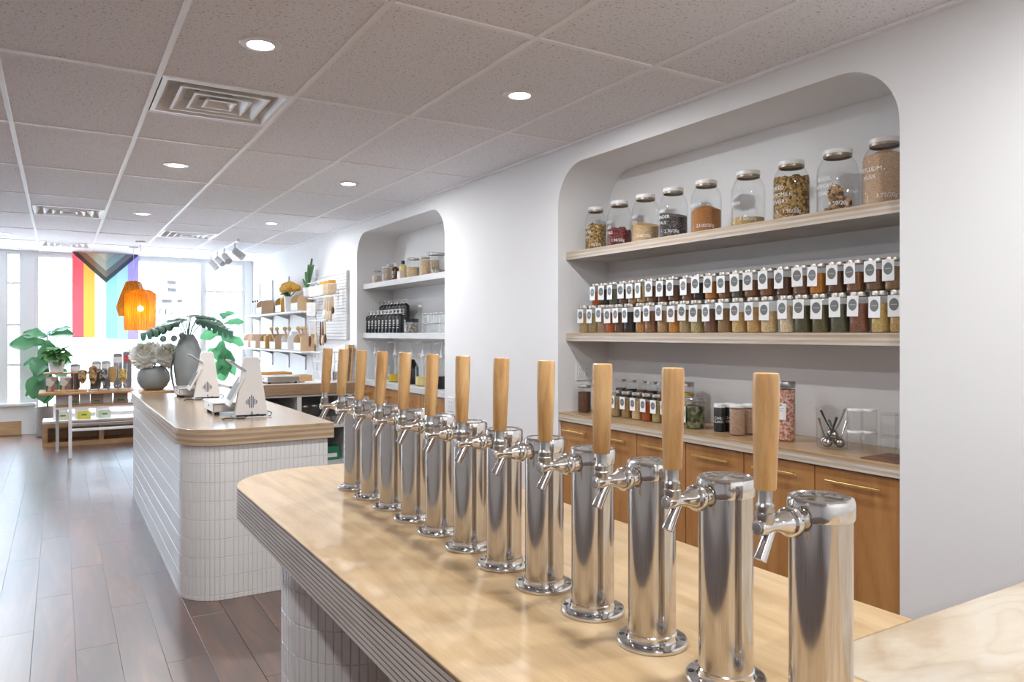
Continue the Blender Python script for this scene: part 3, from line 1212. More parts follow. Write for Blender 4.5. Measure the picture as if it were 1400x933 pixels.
def heap(R, h, top='flat', seg=20, amp=.01, z0=.004):
    """contents filling a jar to about h"""
    mb = MB()
    prof_r = [R * .93, R, R]
    b = len(mb.v)
    for r, z in ((R * .9, z0), (R, z0 + .006)):
        for i in range(seg):
            a = 2 * PI * i / seg
            mb.v.append((r * math.cos(a), r * math.sin(a), z))
    for kk, rr in enumerate((1.0, .7, .4)):
        for i in range(seg):
            a = 2 * PI * i / seg
            x, y = rr * math.cos(a), rr * math.sin(a)
            z = h
            if top == 'heap':
                z += amp * (1 - rr) * 1.6
            elif top == 'slant':
                z += amp * (x * .3 + y * .95)
            elif top == 'rough':
                z += random.uniform(-amp, amp) * .6 + amp * (.5 - rr) * .6
            else:
                z += random.uniform(-.0015, .0015)
            mb.v.append((R * x, R * y, z))
    mb.v.append((0, 0, h + (amp * 1.4 if top == 'heap' else 0)))
    c = len(mb.v) - 1
    for k in range(4):
        for i in range(seg):
            j = (i + 1) % seg
            mb.face((b + k * seg + i, b + k * seg + j, b + (k + 1) * seg + j, b + (k + 1) * seg + i))
    for i in range(seg):
        mb.face((b + 4 * seg + i, b + 4 * seg + (i + 1) % seg, c))
    mb.face([b + i for i in range(seg)][::-1])
    return mb


def glass_body(r, h, kind='wide', seg=28):
    if kind == 'gallon':
        pr = [(.0005, .003), (r * .55, .003), (r * .88, .0), (r * .97, .008), (r, .02), (r, h * .62), (r * .985, h * .69), (r * .92, h * .765), (r * .80, h * .835), (r * .69, h * .875), (r * .66, h * .90), (r * .66, h * .95)]
    elif kind == 'spice':
        pr = [(.0005, .002), (r * .8, .001), (r * .95, .004), (r, .012), (r, h * .80), (r * .97, h * .85), (r * .90, h * .89), (r * .90, h * .95)]
    else:
        pr = [(.0005, .002), (r * .85, .001), (r * .97, .004), (r, .010), (r, h * .86), (r * .96, h * .90), (r * .96, h * .95)]
    return MB().lathe(pr, seg, caps=False)


def make_jar(name, label, loc, r, h, kind, fillm, fill, top='flat', lid='lid_white', lid_r=None, group=None, amp=.01, cat='jar', rot=0.0):
    t = thing(name, label, cat, loc, rot, group)
    glass_body(r, h, kind).build('glass_body', M['clear_glass'], t)
    if fillm:
        heap(r * .955, h * fill, top, amp=amp).build('contents', M[fillm], t)
    lr = lid_r or {'gallon': r * .72, 'spice': r * .95, 'wide': r * 1.0}[kind]
    lh0 = h * (.925 if kind == 'gallon' else .90)
    MB().lathe([(lr * .97, lh0), (lr, lh0 + .002), (lr, h - .003), (lr * .96, h), (lr * .3, h + .0004)], 28).build('lid', M[lid], t)
    if kind == 'gallon':
        MB().lathe([(r * .67, h * .882), (r * .70, h * .89), (r * .70, h * .925), (r * .67, h * .93)], 28, caps=False).build('neck_band', M['lid_band'], t)
    return t


# nine big jars on the top shelf
big = [((800, 829), 284, 'herb_brown', .60, 'rough', ['DRIED', 'FLOWER', 'HEADS'], '1.40/20g', 'big lettered glass jar of mixed brown dried flowers beside the niche end'),
       ((830, 864), 275.6, 'petal_red', .40, 'rough', ['DRIED', 'ROSE', 'PETALS'], '1.90/20g', 'big lettered glass jar of dark red dried petals'),
       ((864, 901), 267, 'oat_tan', .40, 'slant', ['DRIED', 'OATS'], '0.60/20g', 'big lettered glass jar of tan flakes beside the dark lavender jar'),
       ((901, 940), 258, 'lavender_dark', .48, 'slant', ['DRIED', 'LAVENDER', 'PETALS'], '2.70/20g', 'big lettered glass jar half full of dark grey lavender'),
       ((945, 986), 247.6, 'powder_orange', .44, 'heap', ['POWDER'], '23.00/20g', 'big lettered glass jar of orange brown powder'),
       ((1001, 1045), 235, 'meal_yellow', .17, 'flat', ['OAT', 'BRAN'], '0.50/20g', 'big glass jar almost empty with a little yellow meal'),
       ((1058, 1106), 221, 'herb_brown', .72, 'rough', ['DRIED', 'CHAMOMILE', 'FLOWERS'], '1.90/20g', 'big glass jar lettered dried chamomile flowers, nearly full'),
       ((1118, 1172), 206, None, .5, 'rough', ['BLACK', 'AFRICAN', 'SOAP'], '4.50/20g', 'big lettered glass jar holding brown lumps of soap'),
       ((1181, 1238), 190.5, 'husk_beige', .74, 'heap', ['PSYLLIUM', 'HUSK'], '3.75/20g', 'big lettered glass jar of beige pink husk powder')]
ZS1, ZS2 = 1.921, 1.412
for (xs_, yt, fm, fl_, top, lines, price, lab) in big:
    xc = (xs_[0] + xs_[1]) / 2
    X = 2.86
    P = PX(xc, 300, X)
    dd = proj(X, P[1], 1.9)[2]
    r = (xs_[1] - xs_[0]) / F * dd / 2
    h = CZ + (HY - yt) / F * (dd - .0) - ZS1
    r = min(r, .083)
    t = make_jar('storage_jar', lab, (X, P[1], ZS1), r, h, 'gallon', fm, fl_, top, amp=.022, group='big lettered jars on the top shelf')
    if fm is None:
        lump = MB()
        random.seed(3)
        for k in range(34):
            zz = .012 + .11 * (k / 34)
            rr = r * .72 * (1 - .75 * (k / 34))
            a = random.uniform(0, 2 * PI)
            d_ = rr * math.sqrt(random.random())
            lump.ball((d_ * math.cos(a), d_ * math.sin(a) + .012 * (k / 34), zz), random.uniform(.013, .022), 8, 6, .18)
        lump.build('contents', M['soap_chunk'], t)
    mb = MB()
    z = h * .50
    for ln in lines:
        wrap_text(mb, ln, .0245, r + .0012, z, PI, -.012 + random.uniform(-.004, .004))
        z -= .031
    mp_ = MB()
    wrap_text(mp_, price, .024, r + .0012, h * .09 + .004, PI, .055)
    mp_.build('price_lettering', M['chalk_white'], t, smooth=False)
    mb.build('lettering', M['chalk_white'], t, smooth=False)['label'] = 'white handwritten lettering'

# two stacked rows of spice jars
spice = [('tan', (.50, .33, .15)), ('olive tan', (.36, .26, .11)), ('dusty brown', (.38, .24, .15)), ('rust red', (.45, .09, .015)), ('dark brown', (.14, .06, .03)), ('near black', (.03, .02, .02)),
         ('amber', (.48, .22, .06)), ('russet', (.27, .12, .05)), ('light brown', (.42, .25, .11)), ('bright orange', (.60, .22, .02)), ('khaki', (.42, .30, .14)), ('pale olive', (.46, .37, .16)),
         ('cocoa brown', (.22, .11, .06)), ('seed brown', (.34, .20, .08)), ('golden', (.66, .45, .17)), ('ginger', (.62, .38, .14)), ('cream', (.72, .52, .28)), ('ivory', (.76, .60, .38)),
         ('dark green', (.10, .09, .04)), ('moss green', (.15, .12, .05)), ('deep olive', (.11, .11, .06)), ('hazelnut', (.25, .10, .06)), ('mustard', (.66, .46, .16)), ('sandy', (.58, .36, .13)), ('white', (.74, .66, .56))]
for nm, c in spice:
    grain('spice_' + nm.replace(' ', '_'), c, scale=330)
low_px = [792.3, 805, 817.6, 828.6, 841, 854, 870, 883, 900, 916, 930, 946, 964.5, 983.4, 1003, 1023.6, 1043, 1069, 1090, 1114, 1140, 1166, 1196, 1222]
top_px = [810, 819, 832.6, 847, 858, 870, 884.5, 900, 914, 934, 948, 965, 984, 1002.5, 1018.8, 1041, 1064, 1087, 1110, 1135.4, 1160.7, 1189.4, 1214, 1240]
NUM = ['first', 'second', 'third', 'fourth', 'fifth', 'sixth', 'seventh', 'eighth', 'ninth', 'tenth', 'eleventh', 'twelfth', 'thirteenth', 'fourteenth', 'fifteenth', 'sixteenth', 'seventeenth', 'eighteenth',
       'nineteenth', 'twentieth', 'twenty-first', 'twenty-second', 'twenty-third', 'twenty-fourth']
SJX = 2.795
card_me = MB().box((-.0015, -.0265, -.042), (0, .0265, .042), .0005).mesh('tag_card', M['card_white'])
em = MB()
em.v = [(-.0019, 0.0198 * math.cos(2 * PI * i / 28), .0240 * math.sin(2 * PI * i / 28) + .006) for i in range(28)]
em.face(range(28))
emblem_me = em.mesh('emblem', M['emblem_grey'], False)
em = MB().box((-.0021, -.0135, .0045), (-.0019, .0135, .0075))
line_me = em.mesh('printed_line', M['print_grey'], False)


def even(px_list, X):
    ys = [PX(p, 430, X)[1] for p in px_list]
    return ys


def spice_jar(loc, r, h, nm, label, group, fill=.7, cardz=.09, tiltc=0.0, card=True, lid='lid_champagne', cang=0.0, cs=1.0):
    t = thing('spice_jar', label, 'jar', loc, 0, group)
    key = 'spice_glass_%d_%d' % (r * 1e4, h * 1e4)
    for part, bld, mm in (('glass_body', lambda: glass_body(r, h, 'spice', 22), 'clear_glass'), ('lid', lambda: MB().lathe([(r * .93, h * .89), (r * .97, h * .895), (r * .97, h - .003), (r * .94, h), (r * .2, h + .0003)], 22), lid)):
        k2 = key + part + lid
        if k2 not in KIDS:
            KIDS[k2] = bld().mesh(part, M[mm])
        link(part, KIDS[k2], t)
    k2 = key + 'c%.2f' % fill + nm
    if k2 not in KIDS:
        KIDS[k2] = heap(r * .955, h * fill, 'flat', 16).mesh('contents', M[nm])
    link('contents', KIDS[k2], t)
    if card:
        c = link('tag_card', card_me, t, (-(r + .003) * math.cos(cang), -(r + .003) * math.sin(cang), cardz), (tiltc, 0, cang))
        c.scale = (1, cs, cs)
        link('emblem', emblem_me, c)
        link('printed_line', line_me, c)
    return t


random.seed(11)
lowY = even(low_px, SJX - .045)
topY = even(top_px, SJX - .045)


def spread(ys, mn):
    ys = sorted(ys, reverse=True)
    for _ in range(60):
        for i in range(len(ys) - 1):
            g_ = ys[i] - ys[i + 1]
            if g_ < mn:
                d_ = (mn - g_) / 2
                ys[i] += d_
                ys[i + 1] -= d_
        ys[0] = min(ys[0], N_A[1] - mn / 2 - .002)
        ys[-1] = max(ys[-1], N_A[0] + mn / 2 + .002)
        for i in range(1, len(ys)):
            ys[i] = min(ys[i], ys[i - 1] - mn * .999)
        for i in range(len(ys) - 2, -1, -1):
            ys[i] = max(ys[i], ys[i + 1] + mn * .999)
    return ys


RJ, HLO, HTO = .0385, .166, .130
lowY = spread(lowY, .0785)
topY = spread(topY, .0785)
for i, y in enumerate(lowY):
    nm, c = spice[i if i < 24 else 24]
    spice_jar((SJX, y, ZS2), RJ, HLO, 'spice_' + nm.replace(' ', '_'), 'tagged glass jar of %s spice, %s from the outlet end of the lower row' % (nm, NUM[i]), 'spice jars in the lower row', .72 if i not in (14, 16) else .6,
              .105 + random.uniform(-.006, .004), random.uniform(-.03, .03), cang=random.uniform(-.12, .12))
order2 = [3, 5, 20, 4, 8, 0, 12, 4, 12, 7, 5, 9, 7, 20, 7, 7, 4, 12, 9, 4, 7, 12, 13, 16]
for i, y in enumerate(topY):
    nm, c = spice[order2[i]]
    spice_jar((SJX + .004, y, ZS2 + HLO + .0004), RJ, HTO, 'spice_' + nm.replace(' ', '_'), 'tagged jar of %s spice, %s from the outlet end of the upper row' % (nm, NUM[i]), 'spice jars in the upper row', .62 + .1 * random.random(),
              .074 + random.uniform(-.004, .004), random.uniform(-.03, .03), cang=random.uniform(-.12, .12))

# ---- worktop of the large niche
def on_top(px, X, z=ZC):
    P = PX(px, 560, X)
    return (X, P[1], z)


GS = 'small spice jars on the worktop'
mats_ = ['spice_moss_green', 'spice_khaki', 'spice_light_brown', 'spice_cream', 'spice_rust_red', 'spice_pale_olive', 'spice_tan']
nms_ = ['moss green', 'khaki', 'light brown', 'cream', 'rust red', 'pale olive', 'tan']
fy = [on_top(p_, 2.80)[1] for p_ in (824, 838, 852, 866, 880, 894, 908)]
fy = sorted(fy, reverse=True)
for i in range(1, 7):
    fy[i] = min(fy[i], fy[i - 1] - .072)
for i, y in enumerate(fy):
    spice_jar((2.83, y, ZC), .0335, .155, mats_[i], 'small tagged jar of %s powder standing in the front row on the worktop' % nms_[i], GS, .68, .088, random.uniform(-.02, .02), cs=.86)
mats2 = ['lavender_dark', 'spice_near_black', 'spice_dark_brown', 'spice_near_black', 'spice_cocoa_brown', 'spice_dark_brown']
rz = thing('jar_riser', 'low wooden riser under the back row of small jars', 'riser', (2.925, (fy[0] + fy[5]) / 2, ZC))
MB().box((-.04, -(fy[0] - fy[5]) / 2 - .05, .095), (.04, (fy[0] - fy[5]) / 2 + .05, .108), .001).build('board', M['shelf_wood'], rz)
for s_ in (-1, 1):
    MB().box((-.04, s_ * ((fy[0] - fy[5]) / 2 + .03) - .006, 0), (.04, s_ * ((fy[0] - fy[5]) / 2 + .03) + .006, .095)).build('support', M['shelf_wood'], rz)
for i in range(6):
    spice_jar((2.925, fy[i] - .02, ZC + .108), .0335, .105, mats2[i], 'small untagged jar with dark contents, %s from the outlet on the riser' % NUM[i], 'dark jars on the riser', .5, card=False, lid='lid_champagne')
L_ = on_top(799, 2.80)
make_jar('storage_jar', 'dark brown jar standing alone in the niche corner under the outlet', (2.80, min(L_[1], N_A[1] - .05), ZC), .041, .17, 'wide', 'spice_dark_brown', .75, lid='lid_champagne')
L_ = on_top(936, 2.93)
t = make_jar('storage_jar', 'tall glass jar of yellow pasta with a small tag beside the bay leaf jar', (2.93, L_[1], ZC), .052, .225, 'wide', 'pasta_yellow', .74, 'rough', lid='lid_champagne')
link('tag_card', card_me, t, (-.02, -.052, .13), (0, 0, PI / 2)).scale = (1, .6, .5)
L_ = on_top(949.5, 2.82)
t = make_jar('storage_jar', 'squat jar of dark green bay leaves with a grey metal lid', (2.82, L_[1], ZC), .054, .158, 'wide', 'bay_green', .74, 'rough', lid='lid_grey')
c = link('tag_card', card_me, t, (-.052, .024, .075), (0, 0, -.42))
link('emblem', emblem_me, c)
link('printed_line', line_me, c)
mat('black_label', (.015, .015, .016), .4, var=.2)
for i, (px, X, lab) in enumerate([(984, 2.84, 'black labelled jar with white lid and white lettering'), (998, 2.90, 'second black labelled jar tucked behind the beige powder jar')]):
    L_ = on_top(px, X)
    t = thing('spice_jar', lab, 'jar', (X, L_[1], ZC), 0, 'jars with white lids on the worktop')
    MB().lathe([(.026, 0), (.029, .003), (.029, .115), (.026, .12)], 24).build('body', M['black_label'], t)
    MB().lathe([(.028, .12), (.0295, .122), (.0295, .138), (.027, .140), (.005, .1402)], 24).build('lid', M['lid_white'], t)
    mb = MB()
    wrap_text(mb, 'CHIA' if i else 'CHILI', .020, .0296, .062, PI + .55)
    wrap_text(mb, 'SEEDS' if i else 'FLAKES', .016, .0296, .045, PI + .55)
    mb.build('lettering', M['chalk_white'], t, smooth=False)
L_ = on_top(1008, 2.81)
make_jar('spice_jar', 'jar of beige powder with white lid beside the black jar', (2.81, L_[1], ZC), .037, .148, 'wide', 'cocoa_beige', .86, group='jars with white lids on the worktop')
L_ = on_top(1026, 2.90)
make_jar('spice_jar', 'second jar of beige powder set back toward the niche wall', (2.90, L_[1], ZC), .037, .148, 'wide', 'cocoa_beige', .84, group='jars with white lids on the worktop')
L_ = on_top(1073, 2.85)
t = make_jar('storage_jar', 'tall jar of coarse pink salt with a grey metal lid', (2.85, L_[1], ZC), .046, .272, 'wide', 'salt_pink', .87, lid='lid_grey')
mb = MB()
for i in range(8):
    a0, a1 = PI - .25 + i * .13, PI - .25 + (i + 1) * .13
    b = len(mb.v)
    q = .0468
    mb.v += [(q * math.cos(a0), q * math.sin(a0), .10), (q * math.cos(a1), q * math.sin(a1), .10), (q * math.cos(a1), q * math.sin(a1), .175), (q * math.cos(a0), q * math.sin(a0), .175)]
    mb.face((b, b + 1, b + 2, b + 3))
s_ = mb.build('paper_label', M['card_white'], t)
mb = MB()
for k, (w_, zz) in enumerate(((.05, .163), (.07, .150), (.06, .140), (.03, .112))):
    for i in range(6):
        a0, a1 = PI - .1 + i * w_ * 1.6, PI - .1 + (i + 1) * w_ * 1.6
        b = len(mb.v)
        q = .0471
        hh = .007 if k == 0 else .002
        mb.v += [(q * math.cos(a0), q * math.sin(a0), zz), (q * math.cos(a1), q * math.sin(a1), zz), (q * math.cos(a1), q * math.sin(a1), zz + hh), (q * math.cos(a0), q * math.sin(a0), zz + hh)]
        mb.face((b, b + 1, b + 2, b + 3))
mb.build('printed_line', M['emblem_grey'], s_)

# glass beaker with measuring scoops
L_ = on_top(1138.5, 2.85)
bk = thing('glass_beaker', 'wide clear glass beaker holding metal measuring scoops', 'beaker', (2.85, L_[1], ZC))
MB().lathe([(.0005, .003), (.058, .002), (.064, .006), (.066, .02), (.067, .16), (.071, .172), (.0715, .174)], 32, caps=False).build('glass_body', M['clear_glass'], bk)
mat('scoop_steel', (.45, .43, .41), .22, metal=1, var=.1)
mat('scoop_green', (.05, .13, .11), .4)
random.seed(5)
for k in range(6):
    up_ = k >= 4
    a = (k - 4) * PI + PI / 4 if up_ else k * PI / 2
    rr_ = .0215 if up_ else .036
    sc_ = thing('measuring_scoop', ['round steel scoop with a green handle in the beaker', 'round steel scoop leaning left in the beaker', 'steel scoop with a flat dark handle in the beaker', 'steel scoop lying low in the beaker',
                                    'steel scoop leaning right in the beaker', 'steel scoop standing upright in the beaker'][k], 'scoop', (2.85 + rr_ * math.cos(a), L_[1] + rr_ * math.sin(a), ZC + .026 + (.033 if up_ else 0)), 0, 'scoops in the beaker')
    MB().ball((0, 0, 0), .021, 14, 10).build('bowl', M['scoop_steel'], sc_)
    tx, ty = -math.sin(a) * .045, math.cos(a) * .045
    h_ = MB()
    h_.tube([(0, 0, .01), (tx * .5, ty * .5, .05), (tx, ty, .088 + .012 * (k % 3))], [.003, .0035, .0055], 6)
    h_.build('handle', M['scoop_green' if k == 0 else 'ferrule_steel' if k % 2 else 'screw_dark'], sc_)

# small empty jars with white lids, stacked in twos
for i, (px, X, up, lab) in enumerate([(1169, 2.82, 0, 'small empty lidded jar at the bottom of the stack next to the beaker'), (1169, 2.82, 1, 'small empty lidded jar on top of the stack next to the beaker'),
                                      (1188, 2.86, 0, 'small empty lidded jar at the bottom of the second stack from the beaker'), (1188, 2.86, 1, 'small empty lidded jar on top of the second stack from the beaker'),
                                      (1216, 2.79, 0, 'small empty clear-topped jar at the bottom of the stack by the leather mat'), (1216, 2.79, 1, 'small empty clear-topped jar on top of the stack by the leather mat'),
                                      (1236, 2.84, 0, 'small empty jar at the bottom of the stack against the niche edge'), (1236, 2.84, 1, 'small empty jar on top of the stack against the niche edge')]):
    L_ = on_top(px, X)
    y_ = max(L_[1], N_A[0] + .04)
    make_jar('small_jar', lab, (X, y_, ZC + up * .0902), .031, .09, 'wide', None, 0, lid='lid_white' if i < 4 else 'clear_glass', group='small empty stacked jars')
mat('leather', (.16, .07, .035), .55, var=.15, scale=30)
t = tag(MB().prism(rrect(-.1, -.085, .1, .085, .012, 3), 0, .004, .001).build('leather_mat', M['leather'], None, (2.80, 1.72, ZC)), 'brown leather mat lying at the end of the worktop', 'mat')

# ------------------------------------------------------------------ small niche contents
ZB1, ZB2, ZB3 = 1.924, 1.414, .935
mat('amber_glass', (.09, .03, .012), .12, var=.1)
mat('yellow_liquid', (.62, .42, .04), .12, var=.06)
mat('pale_yellow', (.70, .56, .22), .3, var=.05)
mat('black_liquid', (.008, .008, .01), .12, var=.1)
mat('bottle_black', (.012, .012, .014), .25, var=.2)
mat('pump_white', (.82, .82, .82), .4, var=.02)
grain('seed_pale', (.62, .50, .40), scale=120)
grain('seed_tan', (.60, .42, .24), scale=200)
grain('herb_grey', (.34, .30, .26), (.12, .11, .1), (.5, .46, .4), 90)
GB = 'jars on the top shelf of the small niche'


def nb(px, X, z):
    P = PX(px, 400, X)
    return (X, P[1], z)


def sqm(px0, px1, X):
    return (px1 - px0) / F * proj(*PX((px0 + px1) / 2, 400, X))[2] / 2


for (a, b, X, h, fm, fl_, lid, lab) in [(509, 521, 2.82, .135, 'seed_pale', .6, 'lid_grey', 'small jar of pale seeds at the window end of the shelf'),
                                        (522.5, 535, 2.80, .150, 'seed_pale', .85, 'lid_white', 'jar of white grain with a pale lid next to the amber bottle'),
                                        (529, 539, 2.95, .20, None, 0, 'lid_champagne', 'tall clear jar standing behind the white grain jar'),
                                        (556, 573.5, 2.82, .185, 'seed_tan', .55, 'lid_champagne', 'wide jar of tan grain with a big champagne lid'),
                                        (574.5, 588, 2.82, .175, 'seed_tan', .8, 'lid_champagne', 'jar full of pale tan flakes next to the wide jar'),
                                        (589, 609, 2.83, .185, 'herb_grey', .22, 'lid_grey', 'wide clear jar with dark seeds slanting at its bottom')]:
    p_ = nb((a + b) / 2, X, ZB1)
    make_jar('storage_jar', lab, p_, min(sqm(a, b, X), .068), h, 'wide', fm, fl_, lid=lid, group=GB, top='flat')
p_ = nb(592, 2.98, ZB1)
make_jar('storage_jar', 'taller jar with a grey lid standing behind the wide clear jar', p_, .06, .235, 'wide', 'seed_tan', .7, lid='lid_grey', group=GB)


def pump_bottle(loc, r, h, bodym, label, group=None, name='pump_bottle', lettering=True, rot=0.0, key='pump'):
    t = thing(name, label, 'bottle', loc, rot, group)
    k1 = key + '%d_%d' % (r * 1e4, h * 1e4) + bodym
    if k1 not in KIDS:
        KIDS[k1] = MB().lathe([(r * .9, 0), (r, .004), (r, h * .66), (r * .93, h * .70), (r * .6, h * .745), (r * .36, h * .765), (r * .36, h * .80)], 20).mesh('body', M[bodym])
        KIDS[k1 + 'p'] = MB().lathe([(r * .42, h * .79), (r * .42, h * .845), (r * .18, h * .85), (r * .16, h * .93), (r * .30, h * .935), (r * .30, h * .97), (r * .2, h * .98)], 14).tube([(0, 0, h * .955), (-r * .5, 0, h * .955), (-r * 1.15, 0, h * .935), (-r * 1.25, 0, h * .90)], r * .12, 8).mesh('pump', M['pump_white'])
        q = MB()
        for i in range(4):
            a0 = PI + .1 + i * .16
            for zz in (.2, .3, .38, .44, .5):
                b_ = len(q.v)
                a1 = a0 + .11
                R_ = r * 1.012
                q.v += [(R_ * math.cos(a0), R_ * math.sin(a0), h * zz), (R_ * math.cos(a1), R_ * math.sin(a1), h * zz), (R_ * math.cos(a1), R_ * math.sin(a1), h * (zz + .035)), (R_ * math.cos(a0), R_ * math.sin(a0), h * (zz + .035))]
                q.face((b_, b_ + 1, b_ + 2, b_ + 3))
        KIDS[k1 + 'l'] = q.mesh('label_print', M['chalk_white'], False)
    bo_ = link('body', KIDS[k1], t)
    link('pump', KIDS[k1 + 'p'], t)
    if lettering:
        link('label_print', KIDS[k1 + 'l'], bo_)
    return t


p_ = nb(540.5, 2.84, ZB1)
pump_bottle(p_, .036, .185, 'amber_glass', 'amber brown pump bottle on the top shelf of the small niche')
p_ = nb(547.5, 2.77, ZB1)
bx = thing('small_box', 'small beige box standing in front of the yellow bottle', 'box', p_)
mat('beige_card', (.70, .62, .52), .6)
MB().box((-.02, -.035, 0), (.02, .035, .075), .002).build('body', M['beige_card'], bx)
MB().box((-.0206, -.024, .02), (-.02, .024, .05)).build('printed_line', M['card_white'], bx)
p_ = nb(551, 2.86, ZB1)
t = thing('oil_bottle', 'yellow bottle with a black cap behind the small beige box', 'bottle', p_)
MB().lathe([(.034, 0), (.037, .004), (.037, .13), (.03, .148), (.016, .155), (.016, .16)], 20).build('body', M['pale_yellow'], t)
MB().lathe([(.018, .158), (.018, .19), (.016, .192)], 16).build('cap', M['bottle_black'], t)

# black pump bottles: front row of ten, back row of nine on a riser
ya = nb(503.5, 2.80, 0)[1]
yb = nb(547, 2.80, 0)[1]
for i in range(10):
    y = ya + (yb - ya) * i / 9
    pump_bottle((2.80, y, ZB2), .0365, .235, 'bottle_black', 'black lettered pump bottle, %s from the window end of the front row' % NUM[i], 'black pump bottles in the front row')
ya2 = nb(519, 2.94, 0)[1]
yb2 = nb(555, 2.94, 0)[1]
rz = thing('bottle_riser', 'white riser lifting the back row of black pump bottles', 'riser', (2.94, (ya2 + yb2) / 2, ZB2))
hw = abs(ya2 - yb2) / 2 + .05
MB().box((-.055, -hw, .098), (.055, hw, .11), .001).build('board', M['white_trim'], rz)
for s_ in (-1, 1):
    MB().box((-.055, s_ * (hw - .008) - .006, 0), (.055, s_ * (hw - .008) + .006, .098)).build('support', M['white_trim'], rz)
for i in range(9):
    y = ya2 + (yb2 - ya2) * i / 8
    pump_bottle((2.94, y, ZB2 + .11), .0365, .235, 'bottle_black', 'black lettered pump bottle, %s from the window end of the raised back row' % NUM[i], 'black pump bottles in the back row')
p_ = nb(562.5, 2.79, ZB2)
t = thing('candle_jar', 'squat glass jar with a black lid beside the pump bottles', 'jar', p_)
MB().lathe([(.0005, .003), (.06, .002), (.066, .008), (.066, .09), (.06, .1)], 24, caps=False).build('glass_body', M['clear_glass'], t)
heap(.062, .085, 'rough', amp=.006).build('contents', M['herb_grey'], t)
MB().lathe([(.066, .098), (.068, .1), (.068, .128), (.064, .131), (.02, .1312)], 24).build('lid', M['bottle_black'], t)
p_ = nb(574.5, 2.92, ZB2)
t = thing('glass_carafe', 'clear glass carafe with a narrow neck behind the candle jar', 'carafe', p_)
MB().lathe([(.0005, .003), (.05, .002), (.056, .01), (.056, .13), (.04, .17), (.018, .2), (.016, .245), (.021, .25)], 24, caps=False).build('glass_body', M['clear_glass'], t)
MB().lathe([(.018, .245), (.02, .25), (.02, .262), (.015, .266)], 16).build('stopper', M['lid_white'], t)
k_ = 0
for ix, px in enumerate((583, 590.5, 598, 606)):
    p_ = nb(px, 2.80, 0)
    for up in (0, 1):
        make_jar('small_jar', 'small clear jar, %s from the carafe in the %s row of the stack' % (NUM[ix], 'top' if up else 'bottom'), (2.80, p_[1], ZB2 + up * .0852), .038, .085, 'wide', None, 0, lid='lid_grey', group='small clear jars in the small niche')

# big glass jugs with long pumps on the small worktop
mat('tube_pale', (.72, .73, .74), .4)
jugs = [(513, 2.80, None, 0, 'empty clear jug with a pump at the window end'), (529, 2.96, None, 0, 'clear jug with a pump behind the amber oil jug'), (540, 2.80, 'yellow_liquid', .30, 'glass jug of golden yellow oil with a long pump'),
        (553, 2.97, None, 0, 'clear jug with a pump between the oil jug and the black jug'), (563, 2.82, 'black_liquid', .86, 'glass jug full of black liquid with a long pump'),
        (578, 2.80, 'pale_yellow', .32, 'glass jug with a little pale yellow liquid'), (589, 2.97, None, 0, 'clear jug with a pump behind the tap handles'), (603.5, 2.80, 'black_liquid', .40, 'glass jug less than half full of black liquid')]
for (px, X, fm, fl_, lab) in jugs:
    p_ = nb(px, X, ZB3)
    t = thing('pump_jug', lab, 'jug', p_, 0, 'pump jugs in the small niche')
    r, h = .068, .27
    MB().lathe([(.0005, .003), (r * .85, .002), (r, .012), (r, h * .58), (r * .9, h * .68), (r * .55, h * .80), (r * .30, h * .88), (r * .27, h * .94), (r * .32, h)], 24, caps=False).build('glass_body', M['clear_glass'], t)
    if fm:
        q = MB()
        rr = r * .95
        pr = [(rr * .85, .004), (rr, .014)]
        for k in range(9):
            f_ = k / 8
            z_ = .014 + (h * fl_ - .014) * f_
            q_ = rr if z_ < h * .58 else rr * (1 - (z_ - h * .58) / (h * .30) * .68)
            pr.append((q_, z_ + .0001))
        q.lathe(pr, 22).build('contents', M[fm], t)
    pu = MB().tube([(0, 0, .03), (0, 0, h * 1.43)], .0045, 8).lathe([(r * .34, h * .97), (r * .36, h * 1.03), (r * .15, h * 1.05), (r * .12, h * 1.2)], 14)
    pu.tube([(.012, 0, h * 1.45), (-.03, 0, h * 1.45), (-.062, 0, h * 1.43), (-.066, 0, h * 1.40)], .005, 8)
    pu.build('pump', M['tube_pale'], t)

# ------------------------------------------------------------------ things on the white counter
mat('device_white', (.74, .72, .71), .4, var=.02)
mat('device_grey', (.34, .37, .40), .3, var=.04)
mat('screen_glass', (.50, .58, .63), .12, var=.05)
mat('slot_blue', (.10, .13, .18), .4)
mat('scale_steel', (.62, .60, .58), .25, metal=1, var=.05)
mat('scale_top', (.82, .82, .82), .18, metal=.3, var=.02)
mat('cable_black', (.012, .012, .012), .5, var=.2)
mat('vase_grey', (.25, .27, .27), .55, var=.05, scale=12)
mat('flower_white', (.88, .87, .83), .6, var=.03)
mat('flower_heart', (.72, .62, .22), .6, var=.1)
mat('stem_green', (.10, .18, .07), .6, var=.1)
mat('leaf_monstera', (.045, .12, .075), .35, var=.25, scale=5)
mat('pod_grey', (.16, .20, .19), .7, var=.3, scale=80, bump=.5)
ramp_mat('board_wood', [(.3, (.46, .27, .12)), (.7, (.60, .38, .19))], rough=.4, scale=3, stretch=(1, 8, 8))


